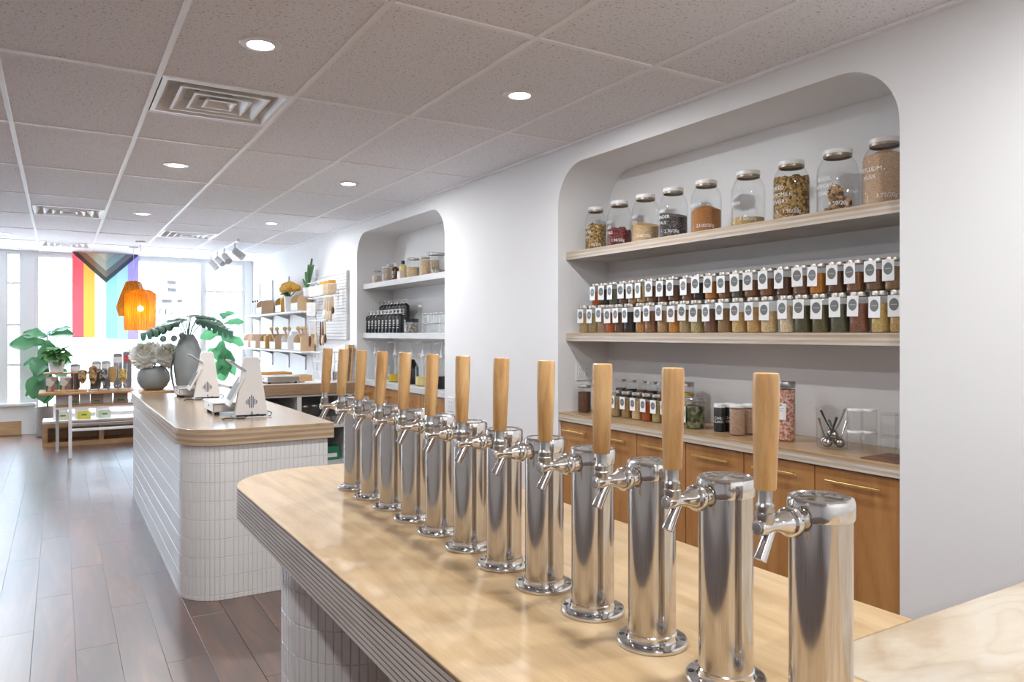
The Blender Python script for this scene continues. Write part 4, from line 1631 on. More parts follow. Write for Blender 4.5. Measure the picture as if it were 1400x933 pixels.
def pos_terminal(loc, label, rot=0.0, slots=True):
    t = thing('sales_terminal', label, 'sales terminal', loc, rot, 'sales terminals on the white counter')
    H = .352
    # tapered housing seen from its back, rounded top
    pr = [(-.094, .0), (.094, .0), (.088, .05), (.047, H - .02), (.040, H - .004), (.028, H), (-.028, H), (-.040, H - .004), (-.047, H - .02), (-.088, .05)]
    mb = MB().prism(pr, 0, .05, .005)
    mb.xf(0, Matrix.Translation((0, .0, .012)) @ Matrix.Rotation(PI / 2, 4, 'X') @ Matrix.Translation((0, 0, -.05)))
    hs = mb.build('housing', M['device_white'], t)
    if slots:
        for k, (hh, dz) in enumerate(((.022, 0), (.034, .002), (.066, .0), (.080, .004), (.066, 0), (.034, .002), (.022, 0))):
            x = (k - 3) * .0098
            MB().box((x - .0028, -.0012, .092 + dz - hh * .5), (x + .0028, .002, .092 + dz + hh * .5)).build('vent_slot', M['slot_blue'], hs, smooth=False)
    # foot plate curving toward the viewer
    MB().box((-.098, -.035, .0), (.098, .16, .007), .003).build('foot_plate', M['device_white'], t)
    MB().box((-.085, -.004, .007), (.085, .13, .017), .002).build('gasket', M['rubber'], t)
    # display head hinged at the top, leaning out to the side
    mb = MB().box((-.105, -.10, -.006), (.005, .12, .006), .003)
    mb.xf(0, Matrix.Translation((-.036, .09, H - .07)) @ Matrix.Rotation(math.radians(36), 4, 'Y'))
    mb.build('customer_display', M['device_grey'], t)
    mb = MB().box((-.006, -.10, -.095), (.006, .12, .095), .003)
    mb.xf(0, Matrix.Translation((-.085, .09, .155)) @ Matrix.Rotation(math.radians(27), 4, 'Y'))
    ds = mb.build('main_display', M['device_white'], t)
    mb = MB().box((-.008, -.088, -.060), (-.0062, .108, .088))
    mb.xf(0, Matrix.Translation((-.085, .09, .155)) @ Matrix.Rotation(math.radians(27), 4, 'Y'))
    mb.build('screen', M['screen_glass'], ds)
    mb = MB().tube([(-.03, .075, H - .06), (-.06, .08, .2)], .012, 8)
    mb.build('arm', M['device_white'], t)
    MB().tube([(-.02, -.012, .012), (-.05, -.045, .004), (-.10, -.03, .004), (-.15, -.035, .006), (-.17, -.05, .004)], .0032, 6).tube([(.03, -.008, .02), (.07, -.02, .004), (.11, .0, .006), (.125, .04, .02), (.10, .08, .03)], .0032, 6).tube([(.0, -.006, .035), (.004, -.015, .015), (.0, -.02, .004)], .003, 6).build('power_cable', M['cable_black'], t)
    return t


pos_terminal((.99, 4.64, CTZ), 'white tapered sales terminal with striped vents next to the counter corner', -.06)
pos_terminal((.975, 6.10, CTZ), 'white tapered sales terminal standing in front of the tall grey vase', -.05)


def scale_box(loc, rot, label, sx=.13, sy=.16):
    t = thing('counter_scale', label, 'scale', loc, rot, 'steel counter scales')
    MB().box((-sx, -sy, .016), (sx, sy, .066), .004).build('body', M['scale_steel'], t)
    MB().box((-sx - .006, -sy - .004, .066), (sx + .004, sy + .004, .076), .003).build('platter', M['scale_top'], t)
    e = MB().box((-sx - .0035, -sy + .006, .02), (-sx + .001, sy - .006, .064), .001).build('end_panel', M['device_white'], t)
    MB().box((-sx - .005, -.03, .045), (-sx - .003, .0, .056)).build('switch', M['black_plastic'], e)
    for ax in (-1, 1):
        for ay in (-1, 1):
            MB().lathe([(.012, 0), (.016, .003), (.016, .010), (.010, .017)], 12, (ax * (sx - .025), ay * (sy - .03), 0)).build('foot', M['rubber'], t)
    return t


scale_box((.945, 5.04, CTZ), .0, 'steel scale with black feet next to the terminal at the counter corner')
scale_box((.905, 6.49, CTZ), .0, 'steel scale at the foot of the tall grey vase', .095, .14)

# grey vases
tv = PY(257, 500, 6.86)
v = thing('tall_vase', 'tall egg-shaped grey vase with a curved overlapping side', 'vase', (tv[0], 6.86, CTZ))
pr = [(.062, 0), (.075, .004), (.098, .09), (.112, .20), (.112, .28), (.100, .37), (.078, .44), (.052, .485), (.040, .498), (.034, .496), (.03, .47)]
MB().lathe(pr, 40, caps=True).build('body', M['vase_grey'], v)
mb = MB()
for i in range(9):
    a = PI * .78 + i * .11
    b_ = len(mb.v)
    for (r, z) in pr[1:7]:
        rr = r * 1.10 + .004
        kz = z * .80
        mb.v.append((rr * math.cos(a) - .012, rr * math.sin(a), kz))
for i in range(8):
    for k in range(5):
        mb.face((i * 6 + k, i * 6 + k + 1, (i + 1) * 6 + k + 1, (i + 1) * 6 + k))
mb.build('side_flap', M['vase_grey'], v)

mo = thing('monstera_leaves', 'dark green split monstera leaves spreading from the tall grey vase', 'leaves', (tv[0], 6.86, CTZ + .40))


def monstera_leaf(L, W, nf=6):
    mb = MB()
    # lobes as tapered curved fingers each side of the midrib
    for sd in (-1, 1):
        for k in range(nf):
            f0 = k / nf
            x0 = L * f0 * .95
            x1 = L * (f0 + .82 / nf) * .95
            wid = W * math.sin(PI * (.16 + .74 * f0)) ** .7
            steps = 5
            b_ = len(mb.v)
            for s_ in range(steps + 1):
                g_ = s_ / steps
                fwd = .35 * wid * g_ * (f0 + .1)
                nar = 1 - .5 * g_ ** 3
                xm = (x0 + x1) / 2
                hw_ = (x1 - x0) / 2 * nar * 1.2
                zz = -.25 * wid * g_ ** 1.6 - .12 * ((xm + fwd) / L) ** 2 * L
                mb.v += [(xm - hw_ + fwd, sd * wid * g_, zz), (xm + hw_ + fwd, sd * wid * g_, zz + .004)]
            for s_ in range(steps):
                q = (b_ + 2 * s_, b_ + 2 * s_ + 1, b_ + 2 * s_ + 3, b_ + 2 * s_ + 2)
                mb.face(q if sd > 0 else q[::-1])
    b_ = len(mb.v)
    for s_ in range(7):
        x = L * s_ / 6
        zz = -.12 * (x / L) ** 2 * L + .003
        mb.v += [(x, -.012 * (1.1 - s_ / 6), zz), (x, .012 * (1.1 - s_ / 6), zz)]
    for s_ in range(6):
        mb.face((b_ + 2 * s_, b_ + 2 * s_ + 2, b_ + 2 * s_ + 3, b_ + 2 * s_ + 1))
    return mb


ml = [((-.10, .0, .20), PI * 1.02, .30, .12, .28, -.35), ((-.02, -.05, .22), PI * 1.4, .22, .13, .0, -.2), ((.06, -.02, .22), -.1, .26, .12, .15, .4), ((.03, .05, .24), PI * .6, .26, .13, -.1, -.4), ((.12, -.04, .21), -.3, .27, .11, .3, .45),
      ((-.05, .04, .21), PI * .85, .28, .12, .2, -.5), ((.0, -.06, .23), -PI * .4, .22, .13, -.05, .2), ((.08, .04, .23), .4, .26, .12, .05, .6)]
for (o_, az, L, W, dn, rl) in ml:
    lf = monstera_leaf(L, W)
    lf.build('leaf', M['leaf_monstera'], mo, o_, (rl, dn, az))
    MB().tube([(0, 0, 0), (o_[0] * .4, o_[1] * .4, o_[2] * .6), o_], .005, 6).build('stalk', M['stem_green'], mo)
pods = thing('dried_pods', 'grey green round seed heads on thin stems beside the tall vase', 'dried flowers', (tv[0], 6.86, CTZ + .40))
for (px, py, sy0) in ((223, 463.5, .01), (238, 463, -.012), (249, 459, -.035)):
    q = PY(px, py, 6.77)
    c_ = (q[0] - tv[0], -.09, q[2] - CTZ - .40)
    MB().ball(c_, .026, 12, 8, .08).build('seed_head', M['pod_grey'], pods)
    MB().tube([(-.114, sy0, -.10), (min(-.118, c_[0] * .7), -.055, -.045), (c_[0] - .012, -.088, c_[2] - .05), (c_[0], c_[1], c_[2] - .02)], .003, 5).build('stem', M['stem_green'], pods)

rv = PY(210, 520, 7.12)
tb = thing('serving_board', 'thin wooden board under the round grey vase', 'board', (.80, 7.12, CTZ))
MB().prism(rrect(-.21, -.16, .24, .16, .03, 5), 0, .016, .003).build('board', M['board_wood'], tb)
ZB = CTZ + .016
rvv = thing('round_vase', 'squat round grey vase holding white flowers', 'vase', (rv[0], 7.12, ZB))
MB().lathe([(.062, 0), (.075, .004), (.105, .03), (.128, .075), (.133, .105), (.124, .15), (.10, .188), (.082, .203), (.076, .203), (.08, .19)], 40).build('body', M['vase_grey'], rvv)


def mum(label, c, R, lean=(0, 0)):
    t = thing('white_flower', label, 'flower', c, 0, 'white flowers in the round vase')
    random.seed(int(R * 1e4))
    MB().ball((0, 0, 0), R * .6, 18, 12).build('flower_core', M['flower_white'], t)
    st = MB()
    rot_ = Matrix.Rotation(.85, 3, 'X')
    for ring in range(9):
        el = 1.42 - ring * .30
        n_ = max(6, int(26 * math.cos(el)))
        for k in range(n_):
            a = 2 * PI * (k + .5 * (ring % 2)) / n_ + random.uniform(-.06, .06)
            d_ = Vector((math.cos(a) * math.cos(el), math.sin(a) * math.cos(el), math.sin(el)))
            tan = Vector((-math.sin(el) * math.cos(a), -math.sin(el) * math.sin(a), math.cos(el)))
            side = Vector((-math.sin(a), math.cos(a), 0)) * R * .135
            L = R * random.uniform(.88, 1.18)
            b_ = len(st.v)
            for f_, w_ in ((.5, .7), (.75, 1.0), (.92, .9), (1.0, .35)):
                p_ = d_ * L * f_ + tan * R * .22 * (f_ - .5) ** 2 * 4
                st.v += [tuple(rot_ @ (p_ - side * w_ + d_ * R * .05)), tuple(rot_ @ p_), tuple(rot_ @ (p_ + side * w_ + d_ * R * .05))]
            for s_ in range(3):
                for c_ in range(2):
                    st.face((b_ + 3 * s_ + c_, b_ + 3 * s_ + c_ + 1, b_ + 3 * s_ + c_ + 4, b_ + 3 * s_ + c_ + 3))
    tag(st.build('petals', M['flower_white'], t), kind='stuff')
    MB().ball((0, -R * .62, R * .56), R * .2, 10, 6, .1).build('flower_heart', M['flower_heart'], t)
    MB().tube([(0, 0, -R * .6), (lean[0] * .6, lean[1] * .6, -R - .02), (lean[0], lean[1], -R - .09)], .005, 6).build('stem', M['stem_green'], t)
    return t


zt = ZB + .203
for (lab_, dx, dy_, dz, R_) in (('large white chrysanthemum leaning over the rim of the round vase', -.08, -.05, .092, .103), ('white chrysanthemum in the round vase nearest the tall vase', .10, -.04, .09, .098),
                                ('white chrysanthemum in the round vase nearest the window', .0, .125, .115, .088)):
    mum(lab_, (rv[0] + dx, 7.12 + dy_, zt + dz), R_, (-dx * .75, -dy_ * .75))
fo = thing('flower_foliage', 'pale pointed buds and leaves among the white flowers', 'foliage', (rv[0], 7.12, zt))
for k in range(10):
    if k % 2:
        x_ = -.20 + .012 * k
        MB().tube([(-.02, .03, -.05), (x_ * .6 - .01, .07, .06), (x_ - .02, .085 + .004 * k, .15 + .02 * (k % 3))], [.004, .010, .002], 6).build('leaf', M['flower_white'], fo)
    else:
        a = -2.9 + k * .33
        MB().tube([(.045 * math.cos(a), .045 * math.sin(a), -.03), (.078 * math.cos(a), .078 * math.sin(a), .004), (.125 * math.cos(a), .125 * math.sin(a), -.004)], [.004, .009, .002], 6).build('leaf', M['stem_green'], fo)

# ------------------------------------------------------------------ back counter
bc = thing('back_counter', 'back counter with a thick wood edge and open white shelving beneath', 'counter', (2.02, 7.94, 0))
ox, oy = 2.02, 7.94
mat('counter_white', (.82, .82, .83), .25, var=.01)  # glare on the back counter's top, put into its colour
mat('shelf_dark', (.34, .34, .35), .6, var=.05)
MB().box((1.40 - ox, 7.50 - oy, .795), (XW - .005 - ox, 8.38 - oy, .90), .002).build('edge_slab', M['ply_mid'], bc)
MB().box((1.40 - ox, 7.503 - oy, .90), (XW - .005 - ox, 8.38 - oy, .905)).build('counter_top', M['counter_white'], bc)
MB().box((1.43 - ox, 8.30 - oy, .05), (XW - .01 - ox, 8.33 - oy, .795)).build('back_panel', M['shelf_dark'], bc)
for xx in (1.43, 2.05, 2.58):
    MB().box((xx - ox, 7.53 - oy, 0), (xx + .045 - ox, 8.30 - oy, .77)).build('upright', M['white_trim'], bc)
MB().box((1.43 - ox, 7.525 - oy, .77), (XW - .02 - ox, 8.30 - oy, .795)).build('rail', M['white_trim'], bc)
for zz in (.05, .44):
    MB().box((1.475 - ox, 7.53 - oy, zz), (2.58 - ox, 8.30 - oy, zz + .03)).build('shelf', M['white_trim'], bc)
mat('carton_green', (.03, .20, .10), .5)
ramp_mat('walnut', [(.3, (.09, .035, .02)), (.7, (.17, .07, .035))], rough=.5, scale=4, stretch=(6, 1, 1))
g = thing('carton', 'small green carton on the lower shelf of the back counter', 'box', (2.44, 7.75, .08))
MB().box((-.10, -.07, 0), (.10, .07, .14), .002).build('body', M['carton_green'], g)
MB().box((-.06, -.071, .03), (.07, -.0699, .07)).build('printed_label', M['card_white'], g)
mb = MB().box((-.03, -.15, 0), (.03, .15, .36), .003)
mb.xf(0, Matrix.Rotation(.35, 4, 'Y'))
tag(mb.build('wooden_board', M['walnut'], None, (2.135, 7.75, .092)), 'dark brown board leaning under the back counter', 'board')
for k, (xx, yy) in enumerate(((2.16, 7.66), (2.27, 7.70), (2.38, 7.64), (2.49, 7.69))):
    make_jar('storage_jar', 'clear storage jar, %s from the divider under the back counter' % NUM[k], (xx, yy, .47), .05, .20, 'wide', 'herb_grey', .35, lid='lid_grey', group='jars under the back counter')
mb = MB().box((-.19, -.12, 0), (.19, .12, .16), .004)
tag(mb.build('wooden_crate', M['walnut'], None, (1.80, 7.72, .47)), 'dark wooden crate on the upper shelf under the back counter', 'crate')

scale_box((1.92, 7.72, .905), .1, 'steel scale on the back counter', .16, .13)
mat('tray_amber', (.52, .27, .07), .4, var=.1)


def open_tray(loc, sx, sy, h, m_, label, rot=0.0):
    t = thing('wooden_tray', label, 'tray', loc, rot, 'wooden trays on the back counter')
    MB().box((-sx, -sy, 0), (sx, sy, .012)).build('tray_floor', m_, t)
    for (a, b) in (((-sx, -sy), (sx, -sy + .012)), ((-sx, sy - .012), (sx, sy)), ((-sx, -sy + .012), (-sx + .012, sy - .012)), ((sx - .012, -sy + .012), (sx, sy - .012))):
        MB().box((a[0], a[1], .012), (b[0], b[1], h), .001).build('side', m_, t)
    return t


open_tray((1.95, 8.22, .905), .20, .12, .085, M['tray_amber'], 'amber coloured wooden tray behind the scale on the back counter')
open_tray((2.17, 7.99, .905), .14, .095, .06, M['board_wood'], 'brown wooden tray between the scale and the wire basket')
sp_ = thing('soap_bar', 'small speckled soap bar beside the scale', 'soap', (2.13, 7.66, .905))
MB().box((-.03, -.02, 0), (.03, .02, .025), .006).build('bar', M['cocoa_beige'], sp_)

# white wire basket with bottles
wb = thing('wire_basket', 'white wire basket standing on the back counter against the wall', 'basket', (2.49, 7.85, .905))
for z_ in (.0, .10, .20, .30):
    mb = MB()
    s_ = .13 + z_ * .08
    pts_ = [(-s_, -s_, z_ + .004), (s_, -s_, z_ + .004), (s_, s_, z_ + .004), (-s_, s_, z_ + .004), (-s_, -s_, z_ + .004)]
    for i in range(4):
        mb.tube([pts_[i], pts_[i + 1]], .0035 if z_ < .3 else .006, 6)
    mb.build('wire_ring', M['white_metal'], wb)
for i in range(7):
    f_ = -1 + 2 * i / 6
    for (ax, ay, bx_, by) in ((f_ * .13, -.13, f_ * .154, -.154), (-.13, f_ * .13, -.154, f_ * .154), (f_ * .13, .13, f_ * .154, .154)):
        MB().tube([(ax, ay, .002), (bx_, by, .305)], .0028, 5).build('wire', M['white_metal'], wb)
tag(MB().box((-.15, -.15, .0), (.15, .15, .003)).build('mat_liner', M['white_plastic'], wb), kind=None)
for k in range(4):
    xx = 2.42 + .045 * k
    t = thing('dropper_bottle', 'small brown bottle with white cap, %s along the wire basket' % NUM[k], 'bottle', (xx, 7.78 + .012 * (k % 2), .909), 0, 'small bottles in the wire basket')
    MB().lathe([(.015, 0), (.017, .003), (.017, .085), (.009, .1), (.009, .105)], 14).build('body', M['amber_glass'], t)
    MB().lathe([(.011, .104), (.011, .15), (.006, .158)], 12).build('cap', M['pump_white'], t)

# ------------------------------------------------------------------ right wall by the window: shelves on standards, bins, pegboard
mat('standard_grey', (.55, .56, .57), .4, var=.03)
mat('bin_kraft', (.56, .38, .22), .55, var=.06)
mat('bin_amber', (.62, .36, .10), .55, var=.06)
mat('bin_peach', (.74, .54, .40), .55, var=.05)
mat('box_white', (.80, .80, .80), .5, var=.02)
mat('sponge_tan', (.62, .40, .18), .8, var=.2, scale=40, bump=.5)
sy_ = [11.9, 11.1, 10.2, 9.4, 8.93]
for k, y in enumerate(sy_):
    tag(MB().box((XW - .014, y - .014, .95), (XW - .0005, y + .014, 2.18), .001).build('shelf_standard', M['standard_grey']), 'grey slotted shelf standard on the wall, %s from the pegboard' % NUM[4 - k], 'shelf rail', 'shelf standards on the wall')


def wshelf(z, y0, y1, label):
    t = thing('display_shelf', label, 'shelf', (2.57, (y0 + y1) / 2, z), 0, 'white display shelves near the window')
    h = (y1 - y0) / 2
    MB().box((-.105, -h, 0), (.085, h, .022), .002).build('board', M['white_trim'], t)
    for y in sy_:
        if y0 < y < y1:
            mb = MB().prism([(-.085, 0), (.085, 0), (.085, -.06)][::-1], -.006, .006)
            mb.xf(0, Matrix.Translation((0, y - (y0 + y1) / 2, 0)) @ Matrix.Rotation(PI / 2, 4, 'X') @ Matrix.Scale(1, 4))
            mb.build('bracket', M['standard_grey'], t)
    return t


ZU, ZLW = 1.66, 1.172
wshelf(ZU, 8.90, 12.0, 'upper white display shelf with orange blooms and bins')
wshelf(ZLW, 8.90, 12.3, 'lower white display shelf with kraft bins and brushes')
ZU += .022
ZLW += .022


def bin_(y, z, m_, label, L=.15, H=.205, D=.085):
    t = thing('display_bin', label, 'bin', (2.56, y, z), 0, 'bins with rounded plywood ends on the display shelves')
    out = [(-D, 0), (D, 0), (D, H)]
    for i in range(7):
        a = PI / 2 + PI / 2 * i / 6
        out.append((-D + .08 + .08 * math.cos(a), H - .08 + .08 * math.sin(a)))
    for s_ in (-1, 1):
        mb = MB().prism(out, -.006, .006)
        mb.xf(0, Matrix.Translation((0, s_ * L, 0)) @ Matrix.Rotation(PI / 2, 4, 'X'))
        mb.build('end_panel', m_, t)
    MB().box((-D, -L + .006, 0), (-D + .008, L - .006, H * .5), .001).build('front_panel', M['box_white'], t)
    MB().box((-D, -L + .006, 0), (D, L - .006, .008)).build('bin_floor', m_, t)
    MB().box((D - .008, -L + .006, .008), (D, L - .006, H)).build('bin_back', m_, t)
    return t


def at_y(px, X=2.38):
    return PX(px, 440, X)[1]


for (px, z, m_, lab) in [(406, ZLW, 'bin_kraft', 'kraft bin with a rounded end at the pegboard end of the lower shelf'), (389, ZLW, 'box_white', 'white bin next to the kraft end bin on the lower shelf'),
                         (372, ZLW, 'bin_kraft', 'kraft bin in the middle of the lower shelf'), (359, ZLW, 'bin_amber', 'amber bin on the lower shelf holding pale sponges'), (346, ZLW, 'bin_peach', 'peach coloured bin on the lower shelf nearer the window'), (336, ZLW, 'bin_peach', 'peach coloured bin at the window end of the lower shelf'),
                         (402, ZU, 'bin_kraft', 'kraft bin with a rounded end on the upper shelf'), (380, ZU, 'bin_amber', 'amber bin with yellow packets on the upper shelf'), (354, ZU, 'bin_kraft', 'kraft bin with pale soaps on the upper shelf')]:
    y = max(at_y(px, 2.475), 9.06)
    bin_(y, z, M[m_], lab)
# contents of the bins and loose goods
random.seed(21)
mat('packet_yellow', (.72, .50, .10), .5)
BY = {p_: max(at_y(p_, 2.475), 9.06) for p_ in (406, 389, 372, 359, 380)}
for k, (y, z, m_, sz, lab) in enumerate([(BY[380] + .085, ZU, 'packet_yellow', (.03, .05, .21), 'yellow packet standing in the amber upper bin'), (BY[380] - .05, ZU, 'packet_yellow', (.03, .05, .23), 'second yellow packet in the amber upper bin nearer the pegboard'),
                                         (BY[359] + .072, ZLW, 'sponge_tan', (.05, .068, .18), 'tan sponge in the amber lower bin'), (BY[359] - .075, ZLW, 'box_white', (.04, .06, .20), 'white packet in the amber lower bin'),
                                         (BY[389] - .085, ZLW, 'box_white', (.04, .05, .24), 'white packet standing in the white lower bin'),
                                         (BY[372] - .06, ZLW, 'sponge_tan', (.06, .08, .14), 'tan sponge in the middle kraft bin')]):
    o = MB().box((-sz[0], -sz[1], .0078), (sz[0], sz[1], sz[2]), .006).build('packet' if 'packet' in lab else 'sponge', M[m_], None, (2.565, y, z))
    tag(o, lab, 'sponge' if 'sponge' in lab else 'packet', 'goods in the display bins')
for k, px in enumerate((344, 347, 350)):
    y = at_y(px, 2.53)
    t = thing('glass_bottle', 'slim pale bottle, %s from the window corner on the upper shelf' % NUM[k], 'bottle', (2.55, y, ZU), 0, 'slim bottles on the upper shelf')
    MB().lathe([(.02, 0), (.024, .004), (.024, .14), (.011, .165), (.011, .2)], 14).build('body', M['tube_pale'], t)
    MB().lathe([(.012, .198), (.012, .225), (.009, .228)], 12).build('cap', M['bottle_black'], t)
for k, (p_, dy_, dx) in enumerate(((372, .042, .035), (372, .065, -.035), (389, .0, -.035), (389, .05, .035), (406, -.11, .035), (406, -.045, -.035), (406, .03, .035))):
    t = thing('scrub_brush', 'wooden handled brush sticking up from the lower bins, %s from the middle bin' % NUM[k], 'brush', (2.56 + dx, BY[p_] + dy_, ZLW + .0078), (0, 0, 0), 'brushes on the lower shelf')
    MB().tube([(0, 0, 0), (-.012, .02, .15), (-.03, .05, .25)], [.012, .010, .012], 8).build('handle', M['bin_kraft'], t)
    MB().ball((-.033, .056, .268), (.027, .032, .026), 10, 6).build('brush_head', M['sponge_tan'], t)
# orange blooms in a white pot, and a spiky plant
y = 9.70
fl_ = thing('protea_bunch', 'golden pincushion blooms in a white pot on the upper shelf', 'flowers', (2.55, y, ZU))
MB().lathe([(.06, 0), (.066, .004), (.075, .2), (.068, .2)], 24).build('pot', M['white_plastic'], fl_)
mat('bloom_gold', (.72, .40, .06), .7, var=.3, scale=60, bump=.6)
for k, (dx, dy_, dz, r) in enumerate(((0, .14, .13, .085), (-.03, -.12, .12, .09), (.02, .36, .11, .07), (0, -.3, .10, .06), (-.05, .05, .08, .06))):
    MB().ball((dx, dy_, dz + .2), (r, r, r * .75), 14, 9, .06).build('bloom', M['bloom_gold'], fl_)
    MB().tube([(0, 0, .1), (dx * .15, dy_ * .15, .21), (dx, dy_, dz + .17)], .006, 6).build('stem', M['stem_green'], fl_)
for k in range(4):
    MB().tube([(-.02, 0, .20), (-.06, -.05 * k + .08, .245), (-.10, -.075 * k + .11, .232)], [.006, .02, .002], 6).build('leaf', M['leaf_monstera'], fl_)

# pegboard
PY0, PY1, PZ0, PZ1 = 7.755, 8.83, 1.34, 2.09
mat('peg_white', (.76, .76, .76), .5, var=.02)
pb_ = thing('slat_board', 'white slatted display board hung on the wall beside the small niche', 'display board', (XW, (PY0 + PY1) / 2, PZ0))
hy_ = (PY1 - PY0) / 2
MB().box((-.028, -hy_, 0), (-.0005, hy_, PZ1 - PZ0), .002).build('backing', M['standard_grey'], pb_)
ns = 22
for k in range(ns):
    z0 = (PZ1 - PZ0) * k / ns
    MB().box((-.036, -hy_ + .002, z0 + .004), (-.027, hy_ - .002, z0 + (PZ1 - PZ0) / ns - .004), .002).build('slat', M['peg_white'], pb_)
X_ = XW - .155
RZ = [PX(455, 381, X_)[2] - PZ0, PX(455, 404, X_)[2] - PZ0, PX(440, 438, X_)[2] - PZ0]
for z_, a, b in ((RZ[0], -.50, .50), (RZ[1], -.50, .50), (RZ[2], -.30, .52)):
    q = MB().tube([(-.15, a, z_), (-.15, b, z_)], .005, 6)
    for yy in (a, (a + b) / 2, b):
        q.tube([(-.035, yy, z_), (-.15, yy, z_)], .004, 6)
    q.build('hook_rail', M['white_metal'], pb_)
mat('bag_clear', (.74, .73, .71), .2, var=.08, scale=20)
mat('bag_tan', (.60, .46, .32), .5, var=.15, scale=20)
mat('header_orange', (.66, .33, .06), .5)
mat('brush_dark', (.12, .05, .03), .5, var=.2)
mat('brush_beige', (.62, .50, .36), .6, var=.1)


def hang_bag(loc, label, w, h, m_, hd=True):
    t = thing('hanging_bag', label, 'packet', loc, 0, 'packets hanging on the slat board')
    MB().prism(rrect(-w, -h, w, 0, .012, 3), -.012, .012, .005).xf(0, Matrix.Rotation(PI / 2, 4, 'X') @ Matrix.Rotation(0, 4, 'Z')).build('bag', M[m_], t, (0, 0, 0), (0, 0, -.6))
    if hd:
        MB().box((-w * .8, -.006, -.004), (w * .8, .006, .034), .002).build('header_card', M['header_orange'], t, (0, 0, 0), (0, 0, -.6))
    MB().tube([(.0, 0, .03), (.0, 0, .05)], .003, 5).build('hook_loop', M['white_metal'], t)
    return t


X_ = XW - .155
for k, (y, w, h, m_) in enumerate([(8.20, .04, .115, 'bag_clear'), (8.02, .05, .122, 'bag_tan'), (7.87, .05, .118, 'bag_tan'), (8.64, .055, .16, 'bag_clear'), (8.36, .05, .12, 'bag_clear'), (8.56, .055, .122, 'bag_clear')]):
    rz_ = PZ0 + RZ[1 if k == 3 else 0]
    hang_bag((X_, y, rz_ - .048), ['small clear packet with orange header beside the tan packets', 'tan packet with orange header in the middle of the top rail', 'tan packet with orange header nearest the small niche', 'long white packet hanging on the second rail',
                                   'clear packet without header on the top rail', 'clear packet at the window end of the top rail'][k], w, h, m_, k in (0, 1, 2))


def hang_brush(loc, label, L, m1, m2, hr=.018):
    t = thing('hanging_brush', label, 'brush', loc, 0, 'brushes hanging on the slat board')
    MB().tube([(0, 0, .02), (0, 0, -L * .55)], [.008, .012], 8).build('handle', M[m1], t)
    MB().ball((0, 0, -L * .78), (hr * .8, hr, L * .26), 10, 8).build('brush_head', M[m2], t)
    MB().tube([(0, -.006, .018), (0, 0, .04), (0, .006, .018)], .002, 5).build('cord_loop', M['bag_clear'], t)
    return t


for k, (y, L, m1, m2) in enumerate([(8.05, .235, 'brush_beige', 'brush_beige'), (7.98, .22, 'brush_beige', 'bag_tan'), (7.91, .235, 'bin_kraft', 'brush_beige'), (7.84, .16, 'bin_kraft', 'brush_dark'), (8.13, .2, 'brush_beige', 'bag_clear'),
                                    (8.27, .24, 'brush_dark', 'brush_dark'), (8.19, .24, 'brush_dark', 'bag_tan'), (8.11, .21, 'bin_kraft', 'brush_dark'), (8.70, .26, 'bag_clear', 'brush_dark'), (8.46, .24, 'brush_beige', 'brush_beige')]):
    rz_ = PZ0 + RZ[1 if k < 5 else 2]
    hang_brush((X_, y, rz_ - .037), 'brush hanging on the slat board, %s with %s head and %s handle' % (NUM[k] if k < 5 else NUM[k - 5], 'a dark' if m2 == 'brush_dark' else 'a pale', ('dark' if m1 == 'brush_dark' else 'tan' if m1 == 'bin_kraft' else 'beige') + (' upper' if k < 5 else ' lower') + '-row'), L, m1, m2, .026 if 'bag' in m2 else .022)
# spiky plant on top of the board
q = PX(418, 388, 2.5)
mat('leaf_spike', (.10, .24, .09), .4, var=.2)
t = thing('air_plant', 'spiky green plant in a pale hanging pot beside the slat board', 'plant', (2.57, 8.96, q[2] - .06))
MB().lathe([(.03, -.1), (.05, -.08), (.06, .02), (.055, .02)], 18).build('pot', M['white_plastic'], t)
MB().tube([(.03, 0, 0), (.0995, 0, .02)], .006, 6).build('wall_bracket', M['white_metal'], t)
for k, (dy_, h_) in enumerate(((.10, .22), (-.02, .30), (-.10, .22), (.22, .14), (-.22, .28), (-.16, .36))):
    mb = MB()
    b_ = 0
    for s_ in range(6):
        f_ = s_ / 5
        w_ = .030 * math.sin(PI * (.12 + .86 * f_))
        mb.v += [(-.01, dy_ * f_ - w_, h_ * f_), (.012, dy_ * f_, h_ * f_), (-.01, dy_ * f_ + w_, h_ * f_)]
    for s_ in range(5):
        for c_ in range(2):
            mb.face((3 * s_ + c_, 3 * s_ + c_ + 1, 3 * s_ + c_ + 4, 3 * s_ + c_ + 3))
    mb.build('leaf', M['leaf_spike'], t)
# two boards standing on the back counter by the wall
for k, (px, m_) in enumerate(((473, 'board_wood'), (478, 'tray_amber'))):
    q = PX(px, 500, XW - .04 - .04 * k)
    mb = MB().box((-.008, -.06, 0), (.008, .06, .385), .004)
    mb.xf(0, Matrix.Rotation(.07, 4, 'Y'))
    tag(mb.build('cutting_board', M[m_], None, (2.615 - .035 * k, 7.60 + .03 * k, .9055)), ['brown wooden board leaning on the wall below the slat board', 'amber wooden board leaning in front of the brown one'][k], 'board', 'boards on the back counter')

